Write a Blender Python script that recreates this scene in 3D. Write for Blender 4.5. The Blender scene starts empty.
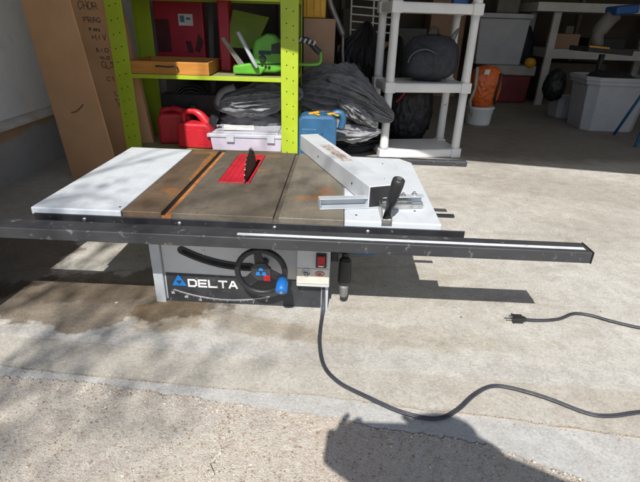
import bpy, bmesh, math, random
from mathutils import Vector as V, Matrix, noise, Euler
random.seed(7)
SC=bpy.context.scene; COL=SC.collection
PI=math.pi
# ---------------------------------------------------------------- helpers
def tag(o,label=None,cat=None,group=None,kind=None):
    if label:o['label']=label
    if cat:o['category']=cat
    if group:o['group']=group
    if kind:o['kind']=kind
    return o
def thing(name,loc,label,cat,group=None):
    o=bpy.data.objects.new(name,None);COL.objects.link(o);o.location=loc;o.empty_display_size=.05
    return tag(o,label,cat,group)
def wloc(o):
    p=V(o.location)
    while o.parent: o=o.parent;p=p+V(o.location)
    return p
def build(name,bm,m,parent=None,bevel=0,smooth=False,loc=None,subd=0,seg=2):
    """bm holds world coordinates; object gets its origin at loc and hangs under parent"""
    L=V(loc) if loc is not None else V((0,0,0))
    for v in bm.verts: v.co-=L
    bmesh.ops.recalc_face_normals(bm,faces=bm.faces)
    me=bpy.data.meshes.new(name);bm.to_mesh(me);bm.free()
    if smooth:
        for p in me.polygons:p.use_smooth=True
    me.materials.append(m)
    o=bpy.data.objects.new(name,me);COL.objects.link(o)
    if parent: o.parent=parent;o.location=L-wloc(parent)
    else: o.location=L
    if bevel:
        b=o.modifiers.new('b','BEVEL');b.width=bevel;b.segments=seg;b.limit_method='ANGLE';b.angle_limit=.6;b.harden_normals=False
    if subd:
        s=o.modifiers.new('s','SUBSURF');s.levels=subd;s.render_levels=subd
    return o
def B(): return bmesh.new()
def hexa(bm,p):   # 8 points: bottom 4 ccw, top 4 ccw
    v=[bm.verts.new(q) for q in p]
    for f in ((0,3,2,1),(4,5,6,7),(0,1,5,4),(1,2,6,5),(2,3,7,6),(3,0,4,7)): bm.faces.new([v[i] for i in f])
    return v
def box(bm,lo,hi):
    (a,b,c),(d,e,f)=lo,hi
    return hexa(bm,[(a,b,c),(d,b,c),(d,e,c),(a,e,c),(a,b,f),(d,b,f),(d,e,f),(a,e,f)])
def obox(bm,c,size,rot=(0,0,0),taper=1.0):
    M=Euler(rot).to_matrix();sx,sy,sz=[s/2 for s in size];P=[]
    for z,k in ((-sz,taper),(sz,1)):
        for x,y in ((-sx,-sy),(sx,-sy),(sx,sy),(-sx,sy)): P.append(V(c)+M@V((x*k,y*k,z)))
    return hexa(bm,P)
def prism(bm,pts,h):   # pts list of 3d (planar), extruded by vector h
    a=[bm.verts.new(p) for p in pts];b=[bm.verts.new(V(p)+V(h)) for p in pts];n=len(a)
    bm.faces.new(a);bm.faces.new(b[::-1])
    for i in range(n): bm.faces.new([a[i],b[i],b[(i+1)%n],a[(i+1)%n]])
def tube(bm,pts,r,seg=10,caps=True,flat=1.0):
    pts=[V(p) for p in pts];n=len(pts);rr=r if isinstance(r,(list,tuple)) else [r]*n
    t0=(pts[1]-pts[0]).normalized();up=V((0,0,1)) if abs(t0.z)<.9 else V((0,1,0))
    u=t0.cross(up).normalized();rings=[]
    for i,p in enumerate(pts):
        t=(pts[min(i+1,n-1)]-pts[max(i-1,0)]).normalized()
        u=(u-t*u.dot(t)).normalized();w=t.cross(u)
        rings.append([bm.verts.new(p+(u*math.cos(2*PI*k/seg)+w*math.sin(2*PI*k/seg)*flat)*rr[i]) for k in range(seg)])
    for a,b in zip(rings,rings[1:]):
        for k in range(seg): bm.faces.new([a[k],a[(k+1)%seg],b[(k+1)%seg],b[k]])
    if caps: bm.faces.new(rings[0][::-1]);bm.faces.new(rings[-1])
def cyl(bm,a,b,r,r2=None,seg=20): tube(bm,[a,b],[r,r if r2 is None else r2],seg)
def crom(P,n=8):
    P=[V(p) for p in P];Q=[P[0]*2-P[1]]+P+[P[-1]*2-P[-2]];out=[]
    for i in range(1,len(Q)-2):
        a,b,c,d=Q[i-1:i+3]
        for k in range(n):
            t=k/n;out.append(.5*((2*b)+(c-a)*t+(2*a-5*b+4*c-d)*t*t+(3*b-a-3*c+d)*t**3))
    out.append(P[-1]);return out
def torus(bm,c,R,r,ax,seg=40,s2=10,a0=0,a1=2*PI):
    ax=V(ax).normalized();u=ax.cross(V((0,0,1)))
    if u.length<.01:u=V((1,0,0))
    u.normalize();w=ax.cross(u);n=seg;full=abs(a1-a0-2*PI)<1e-4;rings=[]
    for i in range(n if full else n+1):
        a=a0+(a1-a0)*i/n;d=u*math.cos(a)+w*math.sin(a);p=V(c)+d*R
        rings.append([bm.verts.new(p+(d*math.cos(2*PI*k/s2)+ax*math.sin(2*PI*k/s2))*r) for k in range(s2)])
    m=len(rings)
    for i in range(m if full else m-1):
        a,b=rings[i],rings[(i+1)%m]
        for k in range(s2): bm.faces.new([a[k],a[(k+1)%s2],b[(k+1)%s2],b[k]])
_eps=[0]
def strokes(bm,lines,org,ux,uz,nrm,w,th=.0008):
    org,ux,uz,nrm=V(org),V(ux),V(uz),V(nrm)
    for L in lines:
        for (a,b),(c,d) in zip(L,L[1:]):
            _eps[0]=(_eps[0]+1)%7
            p=org+ux*a+uz*b;q=org+ux*c+uz*d;t=(q-p)
            if t.length<1e-6:continue
            t.normalize();s=nrm.cross(t).normalized()*w/2;p=p-t*w*.45;q=q+t*w*.45
            h=nrm*(th+_eps[0]*.00004)
            hexa(bm,[p-s,q-s,q+s,p+s,p-s+h,q-s+h,q+s+h,p+s+h])
FONT={'D':[[(0,0),(0,1),(.75,1),(1,.8),(1,.2),(.75,0),(0,0)]],'E':[[(1,1),(0,1),(0,0),(1,0)],[(0,.5),(.9,.5)]],'L':[[(0,1),(0,0),(1,0)]],'T':[[(0,1),(1,1)],[(.5,1),(.5,0)]],
'A':[[(0,0),(.42,1),(.58,1),(1,0)],[(.22,.33),(.78,.33)]],'C':[[(1,.85),(.7,1),(.3,1),(0,.7),(0,.3),(.3,0),(.7,0),(1,.2)]],'H':[[(0,0),(0,1)],[(1,0),(1,1)],[(0,.5),(1,.5)]],'O':[[(.5,1),(.1,.8),(0,.4),(.4,0),(.9,.2),(1,.7),(.5,1)]],
'R':[[(0,0),(0,1),(.8,.95),(.9,.6),(0,.5),(1,0)]],'F':[[(1,1),(0,1),(0,0)],[(0,.5),(.8,.55)]],'G':[[(1,.85),(.5,1),(0,.6),(.1,.1),(.8,0),(1,.4),(.5,.4)]],'I':[[(.5,0),(.5,1)]],'S':[[(1,.9),(.4,1),(0,.75),(.9,.4),(.8,.05),(0,0)]],'V':[[(0,1),(.45,0),(1,1)]],'N':[[(0,0),(0,1),(1,0),(1,1)]],'K':[[(0,0),(0,1)],[(1,1),(0,.45),(1,0)]],'P':[[(0,0),(0,1),(.9,.9),(.8,.5),(0,.45)]],'U':[[(0,1),(0,.1),(.5,0),(1,.15),(1,1)]],'Y':[[(0,1),(.5,.5),(1,1)],[(.5,.5),(.4,0)]],
'0':[[(0,0),(0,1),(1,1),(1,0),(0,0)]],'1':[[(.5,0),(.5,1)]],'2':[[(0,1),(1,1),(1,.5),(0,.5),(0,0),(1,0)]],'3':[[(0,1),(1,1),(1,0),(0,0)],[(.2,.5),(1,.5)]],'4':[[(0,1),(0,.5),(1,.5)],[(1,1),(1,0)]],' ':[]}
def word(bm,txt,org,ux,uz,nrm,cw,ch,gap,w,jit=0,th=.0008):
    x=0;R=random.Random(len(txt)*7+int(cw*1e4))
    for c in txt:
        L=[[(x+a*cw+R.uniform(-jit,jit)*cw,b*ch+R.uniform(-jit,jit)*ch) for a,b in l] for l in FONT[c]]
        strokes(bm,L,org,ux,uz,nrm,w,th);x+=cw+gap
def fold(p,s,seed=0):
    # long creases: noise squeezed across a wandering direction, sharpened into ridges
    w=noise.noise(p*s*.35+V((seed,1,3)))*1.1;ca,sa=math.cos(w+seed),math.sin(w+seed)
    u=p.x*ca+p.z*sa;v=-p.x*sa+p.z*ca
    a=noise.noise(V((u*s*.35+seed,v*s*1.5,p.y*s*.8)));b=noise.noise(V((u*s*.9,v*s*3.2+seed,p.y*s*1.6)));c=noise.noise(V((u*s*2.6+seed,v*s*6,p.y*s*4)))
    return (1-(abs(a)**.6)*2.0)*.62+(1-(abs(b)**.6)*1.9)*.30+(1-(abs(c)**.7)*2.0)*.09
def lump(c,size,amp,scale,seed,sub=5,zmin=None,rot=0,pw=2.0):
    bm=B();bmesh.ops.create_icosphere(bm,subdivisions=sub,radius=1)
    M=Matrix.Rotation(rot,3,'Z')
    for v in bm.verts:
        d=v.co.normalized();k=(abs(d.x)**pw+abs(d.y)**pw+abs(d.z)**pw)**(-1/pw)
        q=V((d.x*k*size[0],d.y*k*size[1],d.z*k*size[2]))
        f=fold(V((q.x+seed,q.y*.6,q.z*1.2)),scale,seed)+.5*noise.noise(V((q.x*scale*.4+seed,q.y*scale*.4,q.z*scale*.4)))*1.4
        q+=V((d.x,d.y,d.z))*amp*f
        q=M@q+V(c)
        if zmin is not None and q.z<zmin:q.z=zmin+.001*noise.noise(q*20)
        v.co=q
    return bm
def gathered(c0,c1,ry,rz,seed,folds=9,tip=.25,amp=.16,sag=.03,nu=70,nv=220,floor=None):
    """cloth bunched round an axis from c0 to c1; its creases run along the axis and meet at the far end"""
    bm=B();c0,c1=V(c0),V(c1);ax=(c1-c0);L=ax.length;ax.normalize();side=ax.cross(V((0,0,1))).normalized();up=side.cross(ax)
    rows=[]
    for i in range(nu+1):
        u=i/nu;k=math.sin(PI*min(1,max(0,(u*.92+.04))))**.55*(1-(1-tip)*u**1.6) if 0<i<nu else .01
        c=c0+(c1-c0)*u+V((0,0,-sag*math.sin(PI*u)));row=[]
        for j in range(nv):
            th=2*PI*j/nv;q=V((math.cos(th)*1.3+seed,math.sin(th)*1.3,u*1.1))
            w=noise.noise(q)*1.6;f=th*folds/ (2*PI)*2+w*2.2
            rid=1-abs(math.sin(f*PI/2+u*1.5))**.55;r2=noise.noise(V((math.cos(th)*folds*.9,math.sin(th)*folds*.9+seed,u*2.2)))
            r3=noise.noise(V((math.cos(th)*folds*3,math.sin(th)*folds*3+seed,u*9)))
            r4=1-abs(noise.noise(V((math.cos(th)*2.2+seed*2,math.sin(th)*2.2,u*4.5))))**.6*2;r5=1-abs(noise.noise(V((math.cos(th)*6+seed*3,math.sin(th)*6,u*13))))**.7*2
            m=1+amp*(rid*.55-.25)+amp*1.7*r2+amp*.28*r3+amp*1.0*r4+amp*.32*r5+.22*noise.noise(V((th*.8+seed if False else math.cos(th)*.8,math.sin(th)*.8+seed,u*2)))
            p=c+(side*math.cos(th)*ry+up*math.sin(th)*rz)*k*m+ax*(.10*L*r2*amp*3)
            if floor is not None and p.z<floor: p.z=floor
            row.append(bm.verts.new(p))
        rows.append(row)
    for a,b in zip(rows,rows[1:]):
        for j in range(nv): bm.faces.new([a[j],a[(j+1)%nv],b[(j+1)%nv],b[j]])
    bm.faces.new(rows[0][::-1]);bm.faces.new(rows[-1]);return bm
# ---------------------------------------------------------------- materials
MATS={}
class NT:
    def __init__(s,name):
        s.m=bpy.data.materials.new(name);s.m.use_nodes=True;s.t=s.m.node_tree;s.n=s.t.nodes;s.b=s.n['Principled BSDF'];s.co=None
    def coord(s):
        if not s.co: s.co=s.n.new('ShaderNodeTexCoord')
        return s.co.outputs['Object']
    def link(s,a,b): s.t.links.new(a,b)
    def noise(s,scale,detail=6,rough=.55,vec=None,stretch=None,dist=0):
        n=s.n.new('ShaderNodeTexNoise');n.inputs['Scale'].default_value=scale;n.inputs['Detail'].default_value=detail;n.inputs['Roughness'].default_value=rough;n.inputs['Distortion'].default_value=dist
        v=vec or s.coord()
        if stretch:
            mp=s.n.new('ShaderNodeMapping');mp.inputs['Scale'].default_value=stretch;s.link(v,mp.inputs['Vector']);v=mp.outputs[0]
        s.link(v,n.inputs['Vector']);return n.outputs['Fac']
    def voro(s,scale,feature='F1',out='Distance'):
        n=s.n.new('ShaderNodeTexVoronoi');n.inputs['Scale'].default_value=scale;n.feature=feature;s.link(s.coord(),n.inputs['Vector']);return n.outputs[out]
    def ramp(s,fac,stops,interp='LINEAR'):
        r=s.n.new('ShaderNodeValToRGB');r.color_ramp.interpolation=interp;e=r.color_ramp.elements
        while len(e)<len(stops):e.new(.5)
        for i,(p,c) in enumerate(stops):
            e[i].position=p;e[i].color=(c,c,c,1) if isinstance(c,(int,float)) else (*c,1)
        s.link(fac,r.inputs[0]);return r.outputs[0]
    def mix(s,fac,a,b,mode='MIX'):
        n=s.n.new('ShaderNodeMix');n.data_type='RGBA';n.blend_type=mode
        for v,i in ((fac,0),(a,6),(b,7)):
            if hasattr(v,'links'): s.link(v,n.inputs[i])
            elif isinstance(v,(int,float)): n.inputs[i].default_value=v if i==0 else (v,v,v,1)
            else: n.inputs[i].default_value=(*v,1)
        return n.outputs[2]
    def math(s,op,a,b=0):
        n=s.n.new('ShaderNodeMath');n.operation=op
        for v,i in ((a,0),(b,1)):
            if hasattr(v,'links'): s.link(v,n.inputs[i])
            else:n.inputs[i].default_value=v
        return n.outputs[0]
    def col(s,c): s.link(c,s.b.inputs['Base Color'])
    def rough(s,c):
        if hasattr(c,'links'): s.link(c,s.b.inputs['Roughness'])
        else:s.b.inputs['Roughness'].default_value=c
    def bump(s,h,dist=.002,strength=1):
        n=s.n.new('ShaderNodeBump');n.inputs['Distance'].default_value=dist;n.inputs['Strength'].default_value=strength;s.link(h,n.inputs['Height']);s.link(n.outputs[0],s.b.inputs['Normal'])
    def blob(s,cx,cy,rx,ry,rot=0,edge=.35,nz=.6,ns=7):
        """soft edged mask: 1 inside an ellipse whose outline is broken up by noise"""
        mp=s.n.new('ShaderNodeMapping');mp.vector_type='TEXTURE';mp.inputs['Location'].default_value=(cx,cy,0);mp.inputs['Rotation'].default_value=(0,0,rot);mp.inputs['Scale'].default_value=(rx,ry,100)
        s.link(s.coord(),mp.inputs['Vector'])
        ln=s.n.new('ShaderNodeVectorMath');ln.operation='LENGTH';s.link(mp.outputs[0],ln.inputs[0])
        d=s.math('ADD',ln.outputs['Value'],s.math('MULTIPLY',s.math('SUBTRACT',s.noise(ns,6,.6),.5),nz*2))
        return s.ramp(d,[(max(0,1-edge),1),(1.0,0)])
def pm(name,c,c2=None,scale=12,rough=.6,metal=0,bump=.0,bs=40,spec=.5,contrast=(.35,.65),stretch=None,alpha=None,rv=.12,spots=None):
    if name in MATS:return MATS[name]
    t=NT(name);c2=c2 or tuple(x*.75 for x in c)
    n=t.noise(scale,6,.6,stretch=stretch);col=t.mix(t.ramp(n,[(contrast[0],0),(contrast[1],1)]),c2,c)
    if spots: # (scale, threshold, colour)
        sp=t.noise(spots[0],8,.7);col=t.mix(t.ramp(sp,[(spots[1]-.04,0),(spots[1]+.04,1)]),col,spots[2])
    t.col(col)
    t.rough(t.ramp(t.noise(scale*2.2,4),[(.3,max(0,rough-rv)),(.7,min(1,rough+rv))]))
    t.b.inputs['Metallic'].default_value=metal;t.b.inputs['Specular IOR Level'].default_value=spec
    if bump: t.bump(t.noise(bs,5,.6),bump)
    if alpha: t.b.inputs['Alpha'].default_value=alpha
    MATS[name]=t.m;return t.m
M={}
def concrete(name,base,warm,stains_and_shade=()):
    t=NT(name)
    n1=t.noise(2.2,8,.65);n2=t.noise(14,8,.65);n3=t.noise(90,4,.6);n4=t.noise(5.5,9,.72,dist=1.2)
    c=t.mix(t.ramp(n1,[(.35,0),(.65,1)]),base,warm)
    c=t.mix(t.ramp(n4,[(.5,0),(.62,.5)]),c,tuple(min(.75,x*1.2) for x in base))
    c=t.mix(t.ramp(n2,[(.38,.5),(.56,0)]),c,tuple(x*.78 for x in warm))
    c=t.mix(t.ramp(n3,[(.32,.5),(.5,0)]),c,tuple(x*.62 for x in base));c=t.mix(t.ramp(t.noise(180,3,.6),[(.54,0),(.68,.5)]),c,tuple(min(.8,x*1.35) for x in base))
    v=t.voro(60);c=t.mix(t.ramp(v,[(.08,.35),(.16,0)]),c,t.ramp(t.voro(60,out='Color'),[(.2,(.10,.09,.08)),(.8,(.55,.5,.43))]))
    for (mask,colr) in [(s[0](t),s[1]) for s in stains_and_shade]: c=t.mix(mask,c,colr,'MULTIPLY')
    t.col(c);t.rough(t.ramp(n2,[(.3,.72),(.7,.95)]));t.b.inputs['Specular IOR Level'].default_value=.3
    h=t.math('ADD',t.math('MULTIPLY',n2,.7),t.math('MULTIPLY',n3,.5));h=t.math('ADD',h,t.math('MULTIPLY',t.noise(260,2),.25));t.bump(h,.0028,.8)
    return t.m
M['apron']=concrete('garage slab concrete',(.50,.48,.435),(.455,.425,.375),[
 (lambda t:t.math('MULTIPLY',t.blob(-.76,1.36,.46,.19,.05,.10,.75,7),.9),(.46,.39,.32)),
 (lambda t:t.math('MULTIPLY',t.blob(-.80,1.39,.34,.10,.05,.35,.8,11),.8),(.62,.58,.52)),
 (lambda t:t.math('MULTIPLY',t.ramp(t.noise(1.1,4,.5,dist=.8),[(.5,0),(.62,.7)]),1.0),(.80,.78,.76)),
 (lambda t:t.math('MULTIPLY',t.ramp(t.noise(4.5,7,.7,stretch=(.5,1.6,1),dist=1.5),[(.52,0),(.66,.6)]),1.0),(.78,.74,.67)),
 (lambda t:t.math('MULTIPLY',t.blob(.0,1.08,2.2,.035,-.08,.5,.6,4),.6),(.93,.94,.96)),
 (lambda t:t.math('MULTIPLY',t.blob(-.50,1.27,.14,.11,.5,.12,.7,12),.75),(.72,.62,.46)),
 (lambda t:t.math('MULTIPLY',t.blob(-1.25,1.58,.26,.36,.0,.10,.5,6),.9),(.34,.30,.27)),  # dark patch along the left side of the floor
 (lambda t:t.math('MULTIPLY',t.blob(-.20,1.22,.26,.06,-.3,.3,.9,12),.6),(.76,.68,.57)),
 (lambda t:t.math('MULTIPLY',t.blob(.25,1.18,.5,.07,-.05,.3,1.0,9),.5),(.84,.79,.70)),
 (lambda t:t.math('MULTIPLY',t.blob(.35,1.5,.5,.3,-.2,.5,1.2,8),.5),(.90,.86,.78)),
 (lambda t:t.math('MULTIPLY',t.ramp(t.noise(26,9,.8,dist=.5),[(.50,0),(.60,.45)]),1.0),(.88,.84,.78)),
 (lambda t:t.math('MULTIPLY',t.blob(.9,2.5,2.2,.5,-.1,.8,.6,3),.35),(.86,.84,.8)),
 (lambda t:t.math('MULTIPLY',t.blob(1.2,5.3,4.5,2.1,0,.12,.15,3),.9),(.48,.46,.45)),  # whole inside floor darkened, garage shade put into the colour
])
M['band']=concrete('threshold concrete',(.45,.42,.365),(.40,.36,.295))
M['skim']=concrete('smooth skim concrete',(.46,.45,.425),(.43,.41,.375))
def aggregate():
    t=NT('exposed aggregate concrete')
    n1=t.noise(3,8,.6);n2=t.noise(38,8,.72);n3=t.noise(300,3,.6)
    base=t.mix(t.ramp(n1,[(.35,0),(.65,1)]),(.58,.525,.44),(.50,.465,.40))
    base=t.mix(t.ramp(t.noise(1.9,5,.5),[(.48,0),(.62,.8)]),base,(.58,.475,.375))
    base=t.mix(t.ramp(n2,[(.33,.8),(.47,0)]),base,(.34,.26,.19))
    base=t.mix(t.ramp(n3,[(.36,.6),(.5,0)]),base,(.33,.27,.22))
    base=t.mix(t.ramp(n2,[(.58,0),(.68,.5)]),base,(.74,.68,.6))
    base=t.mix(t.ramp(t.noise(75,6,.75,dist=.4),[(.34,.85),(.42,0)]),base,(.20,.15,.11))
    base=t.mix(t.ramp(t.noise(9,7,.7,dist=1),[(.56,0),(.64,.6)]),base,(.62,.58,.50))
    for sc,th,lo in ((70,.31,.50),(140,.35,.47),(250,.38,.45)):
        vc=t.voro(sc,out='Color');vd=t.voro(sc)
        stone=t.ramp(vc,[(0,(.10,.085,.075)),(.22,(.34,.21,.15)),(.45,(.52,.46,.38)),(.7,(.40,.385,.36)),(1,(.74,.70,.64))])
        sel=t.math('MULTIPLY',t.ramp(vd,[(th-.05,1),(th+.02,0)]),t.ramp(t.noise(sc*.5,2,.5),[(lo,0),(lo+.04,.9)]))
        base=t.mix(sel,base,stone)
    t.col(base);t.rough(.92);t.b.inputs['Specular IOR Level'].default_value=.2
    h=t.math('ADD',t.math('MULTIPLY',n2,1.0),t.math('MULTIPLY',t.noise(120,4,.65),.8));h=t.math('ADD',h,t.math('MULTIPLY',n3,.35));t.bump(h,.005,.9)
    return t.m
M['agg']=aggregate()
M['soil']=pm('packed soil',(.16,.13,.10),(.10,.085,.07),2,.95,bump=.01)
M['crack']=pm('dirt in crack',(.11,.085,.065),(.05,.04,.035),30,.95)
def cast(name,base,rust_amt,seedoff):
    t=NT(name);n1=t.noise(3.2,8,.65);n2=t.noise(11,9,.7,dist=.6);n3=t.noise(60,5,.6,stretch=(1,.12,1))
    c=t.mix(t.ramp(n1,[(.36,0),(.64,1)]),base,tuple(x*.62 for x in base))
    c=t.mix(t.ramp(n2,[(.56,0),(.72,.7)]),c,(base[0]*1.35,base[1]*1.05,base[2]*.75))
    c=t.mix(t.ramp(n3,[(.35,.35),(.6,0)]),c,tuple(x*.6 for x in base))
    sc=t.noise(170,3,.6,stretch=(1,.05,1));sc2=t.noise(120,3,.6,stretch=(.06,1,1))
    c=t.mix(t.ramp(sc,[(.60,0),(.72,.25)]),c,tuple(min(1,x*1.5) for x in base));c=t.mix(t.ramp(sc2,[(.64,0),(.74,.2)]),c,tuple(min(1,x*1.5) for x in base))
    c=t.mix(t.ramp(t.noise(7,8,.75,dist=2.0),[(.54,0),(.60,.55)]),c,tuple(x*.55 for x in base))
    for b in rust_amt: c=t.mix(t.math('MULTIPLY',t.math('MULTIPLY',t.blob(*b[:5],.35,1.1,26),t.ramp(t.noise(90,5,.7),[(.38,.25),(.55,1)])),b[5]),c,(.47,.18,.04))
    t.col(c);t.rough(t.ramp(n2,[(.3,.5),(.7,.72)]));t.b.inputs['Metallic'].default_value=.25
    t.bump(t.math('ADD',n3,t.noise(120,4)),.0006);return t.m
M['cast_main']=cast('tarnished cast iron',(.20,.165,.125),[(-.235,1.72,.04,.012,.1,.9),(-.22,1.93,.05,.03,.3,.3)],0)
M['cast_left']=cast('brown rusted cast iron',(.20,.135,.085),[(-.50,1.45,.05,.05,0,.4),(-.47,1.8,.02,.25,0,.7),(-.53,1.95,.05,.03,0,.4)],1)
M['cast_right']=cast('scratched cast iron wing',(.27,.235,.18),[(.0,1.44,.06,.035,.1,.75),(-.05,1.43,.05,.025,.1,.6),(.02,1.50,.03,.05,.1,.5)],2)
M['rust']=pm('orange rust',(.52,.19,.04),(.28,.10,.03),30,.9,bump=.001,bs=90)
def enamel():
    t=NT('white enamel steel');c=t.mix(t.ramp(t.noise(5,8,.65),[(.35,0),(.65,1)]),(.55,.58,.605),(.62,.65,.67))
    c=t.mix(t.ramp(t.noise(9,8,.75,stretch=(1.6,.5,1),dist=1.6),[(.54,0),(.66,.5)]),c,(.44,.45,.46))  # grey smears: real streaks, with tree shadow also put into the colour
    c=t.mix(t.ramp(t.noise(150,4,.6,stretch=(.08,1,1)),[(.66,0),(.70,.6)]),c,(.36,.36,.36))
    c=t.mix(t.ramp(t.noise(60,6,.7),[(.67,0),(.72,.8)]),c,(.36,.30,.24))
    c=t.mix(t.ramp(t.noise(16,8,.8),[(.66,0),(.69,.7)]),c,(.40,.25,.15))
    t.col(c);t.rough(t.ramp(t.noise(12,6,.6),[(.3,.35),(.7,.6)]));t.bump(t.noise(7,3),.0012);return t.m
M['white_steel']=enamel()
M['grey_steel']=pm('pale grey enamel',(.60,.61,.62),(.53,.54,.55),8,.45,metal=.1,bump=.0003,bs=60,spots=(25,.69,(.2,.19,.17)))
M['silver_steel']=pm('light grey leg steel',(.55,.59,.62),(.46,.49,.52),9,.4,metal=.2)
M['fence_white']=pm('off white powder coat',(.60,.62,.635),(.53,.55,.56),10,.5,bump=.0003,bs=80,spots=(40,.7,(.33,.31,.28)))
M['black_steel']=pm('black painted steel',(.035,.036,.04),(.02,.02,.022),14,.42,spots=(60,.67,(.2,.19,.175)),bump=.0003,bs=80)
M['dusty_black']=pm('dusty black steel rail',(.052,.052,.055),(.03,.03,.033),9,.5,spots=(34,.63,(.17,.165,.155)),stretch=(.3,1,1),bump=.0004)
M['tape']=pm('white ruler tape',(.72,.74,.75),(.62,.63,.63),30,.4,spots=(50,.68,(.4,.4,.38)))
M['red_plastic']=pm('red plastic insert',(.62,.02,.045),(.45,.015,.03),20,.4,spots=(70,.66,(.30,.08,.06)))
M['red_can']=pm('red fuel can plastic',(.60,.022,.035),(.50,.02,.03),8,.38)
M['blade']=pm('browned blade steel',(.13,.085,.06),(.07,.05,.04),50,.5,metal=.5,bump=.0003,bs=200)
M['teeth']=pm('carbide tooth grey',(.20,.175,.14),None,90,.45,metal=.2)
M['zinc']=pm('zinc plated steel',(.62,.62,.60),(.45,.44,.42),50,.32,metal=.9)
M['black_plastic']=pm('black plastic',(.025,.025,.027),(.018,.018,.02),20,.42,bump=.0003,bs=150)
M['dark_decal']=pm('dark decal',(.045,.048,.052),(.03,.032,.036),18,.45,spots=(45,.64,(.16,.145,.12)))
M['white_print']=pm('white print',(.78,.78,.77),(.68,.68,.67),60,.5,spots=(120,.7,(.3,.3,.3)))
M['blue_print']=pm('blue logo print',(.01,.23,.70),(.01,.2,.6),40,.4)
M['blue_plastic']=pm('blue handle plastic',(.015,.16,.50),(.012,.12,.4),20,.35)
M['cream']=pm('cream label',(.68,.65,.57),(.58,.55,.47),30,.5,spots=(70,.7,(.35,.3,.22)))
M['red_switch']=pm('red switch',(.5,.01,.02),(.33,.01,.015),30,.3)
M['cord']=pm('black rubber cord',(.035,.035,.045),(.05,.05,.06),30,.45)
M['lime']=pm('lime green rack enamel',(.44,.56,.03),(.38,.49,.025),7,.42,spots=(30,.71,(.28,.34,.05)))
M['hole']=pm('dark hole',(.01,.01,.01),None,10,.9)
M['white_plastic']=pm('white shelf plastic',(.78,.78,.77),(.70,.70,.69),6,.5,bump=.0006,bs=60,spots=(14,.68,(.4,.39,.36)))
M['card']=pm('tan cardboard',(.66,.37,.18),(.57,.31,.145),4,.85,bump=.0008,bs=12,spots=(26,.76,(.48,.27,.15)))
M['card_dark']=pm('old cardboard',(.40,.25,.17),(.32,.20,.13),4,.88,bump=.0008,bs=12)
M['ink']=pm('marker ink',(.09,.065,.05),None,30,.8)
M['drawer_wood']=pm('varnished orange wood',(.62,.27,.055),(.50,.20,.035),5,.45,stretch=(1,6,14),bump=.0004)
M['drawer_in']=pm('grey drawer lining',(.16,.13,.11),None,9,.8)
M['saw_green']=pm('bright green plastic',(.12,.42,.03),(.09,.34,.025),15,.38)
M['olive']=pm('olive green board',(.20,.28,.03),(.15,.22,.02),9,.6)
M['maroon']=pm('dark red blow moulded plastic',(.46,.016,.045),(.36,.012,.033),7,.45)
M['grey_tarp']=pm('grey woven tarp',(.27,.27,.28),(.15,.15,.16),5,.82,bump=.001,bs=40,spots=(4,.6,(.36,.36,.37)),spec=.25)
M['dark_tarp']=pm('charcoal grey tarp',(.215,.215,.225),(.13,.13,.14),4,.8,bump=.001,bs=40,spec=.25)
M['black_bag']=pm('black plastic bag',(.018,.018,.021),(.012,.012,.014),9,.5,spec=.35)
M['pack']=pm('charcoal backpack cloth',(.035,.038,.048),(.025,.027,.034),20,.75,bump=.001,bs=120)
M['clear']=pm('milky clear plastic',(.62,.57,.66),(.54,.48,.60),8,.3)
M['clear_lid']=pm('translucent lid plastic',(.58,.58,.63),(.50,.50,.56),8,.25)
M['paper']=pm('white paper',(.82,.82,.80),None,9,.8)
M['jerry']=pm('steel blue plastic',(.04,.135,.26),(.03,.10,.20),9,.4)
M['yellow']=pm('yellow plastic',(.70,.38,.02),(.6,.3,.02),15,.45)
M['dirty_wall']=None
def wallmat(name,c,c2,stain):
    t=NT(name);n=t.noise(1.3,8,.6);n2=t.noise(9,8,.7)
    col=t.mix(t.ramp(n,[(.35,0),(.65,1)]),c,c2);col=t.mix(t.ramp(n2,[(.55,0),(.75,.5)]),col,tuple(x*.6 for x in c))
    sep=t.n.new('ShaderNodeSeparateXYZ');t.link(t.coord(),sep.inputs[0])
    if stain:
        z=t.math('ADD',sep.outputs['Z'],t.math('MULTIPLY',t.math('SUBTRACT',t.noise(6,5,.6),.5),.16))
        col=t.mix(t.ramp(z,[(stain[0]-.015,0),(stain[0]+.01,.85)]),col,stain[1])
    t.col(col);t.rough(.85);t.bump(t.math('ADD',t.noise(30,6),n2),.003);return t.m
M['stem']=wallmat('grey concrete stem wall',(.40,.395,.39),(.33,.325,.32),(.25,(.46,.27,.14)))
M['upper']=wallmat('pale painted wall board',(.78,.78,.78),(.70,.70,.705),None)
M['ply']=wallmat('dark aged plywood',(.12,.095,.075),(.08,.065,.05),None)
M['timber']=pm('grey timber',(.22,.20,.175),(.15,.13,.11),4,.8,stretch=(1,8,8))
M['bench_white']=pm('worn white bench paint',(.58,.57,.55),(.46,.45,.43),5,.6)
M['orange']=pm('orange plastic',(.70,.14,.02),(.6,.11,.015),12,.4)
M['grey_bin']=pm('light grey bin plastic',(.44,.45,.48),(.36,.37,.40),5,.5)
M['blue_frame']=pm('blue tool frame paint',(.03,.15,.30),(.02,.11,.22),12,.4)
M['blue_tool']=pm('bright blue plastic',(.02,.11,.36),None,12,.4)
M['skin']=pm('skin',(.48,.29,.21),(.44,.25,.18),20,.55)
M['cloth']=pm('navy shirt cotton',(.06,.07,.11),None,20,.9)
M['hair']=pm('brown hair',(.06,.035,.02),None,60,.6)
M['bark']=pm('grey brown bark',(.13,.10,.08),(.09,.07,.055),14,.9,bump=.006)
M['leafy']=pm('young leaf green',(.07,.11,.03),None,10,.6)
M['glass']=pm('dark screen glass',(.02,.02,.025),None,10,.1)
M['stucco']=wallmat('tan stucco',(.42,.37,.30),(.38,.33,.27),None)
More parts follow.
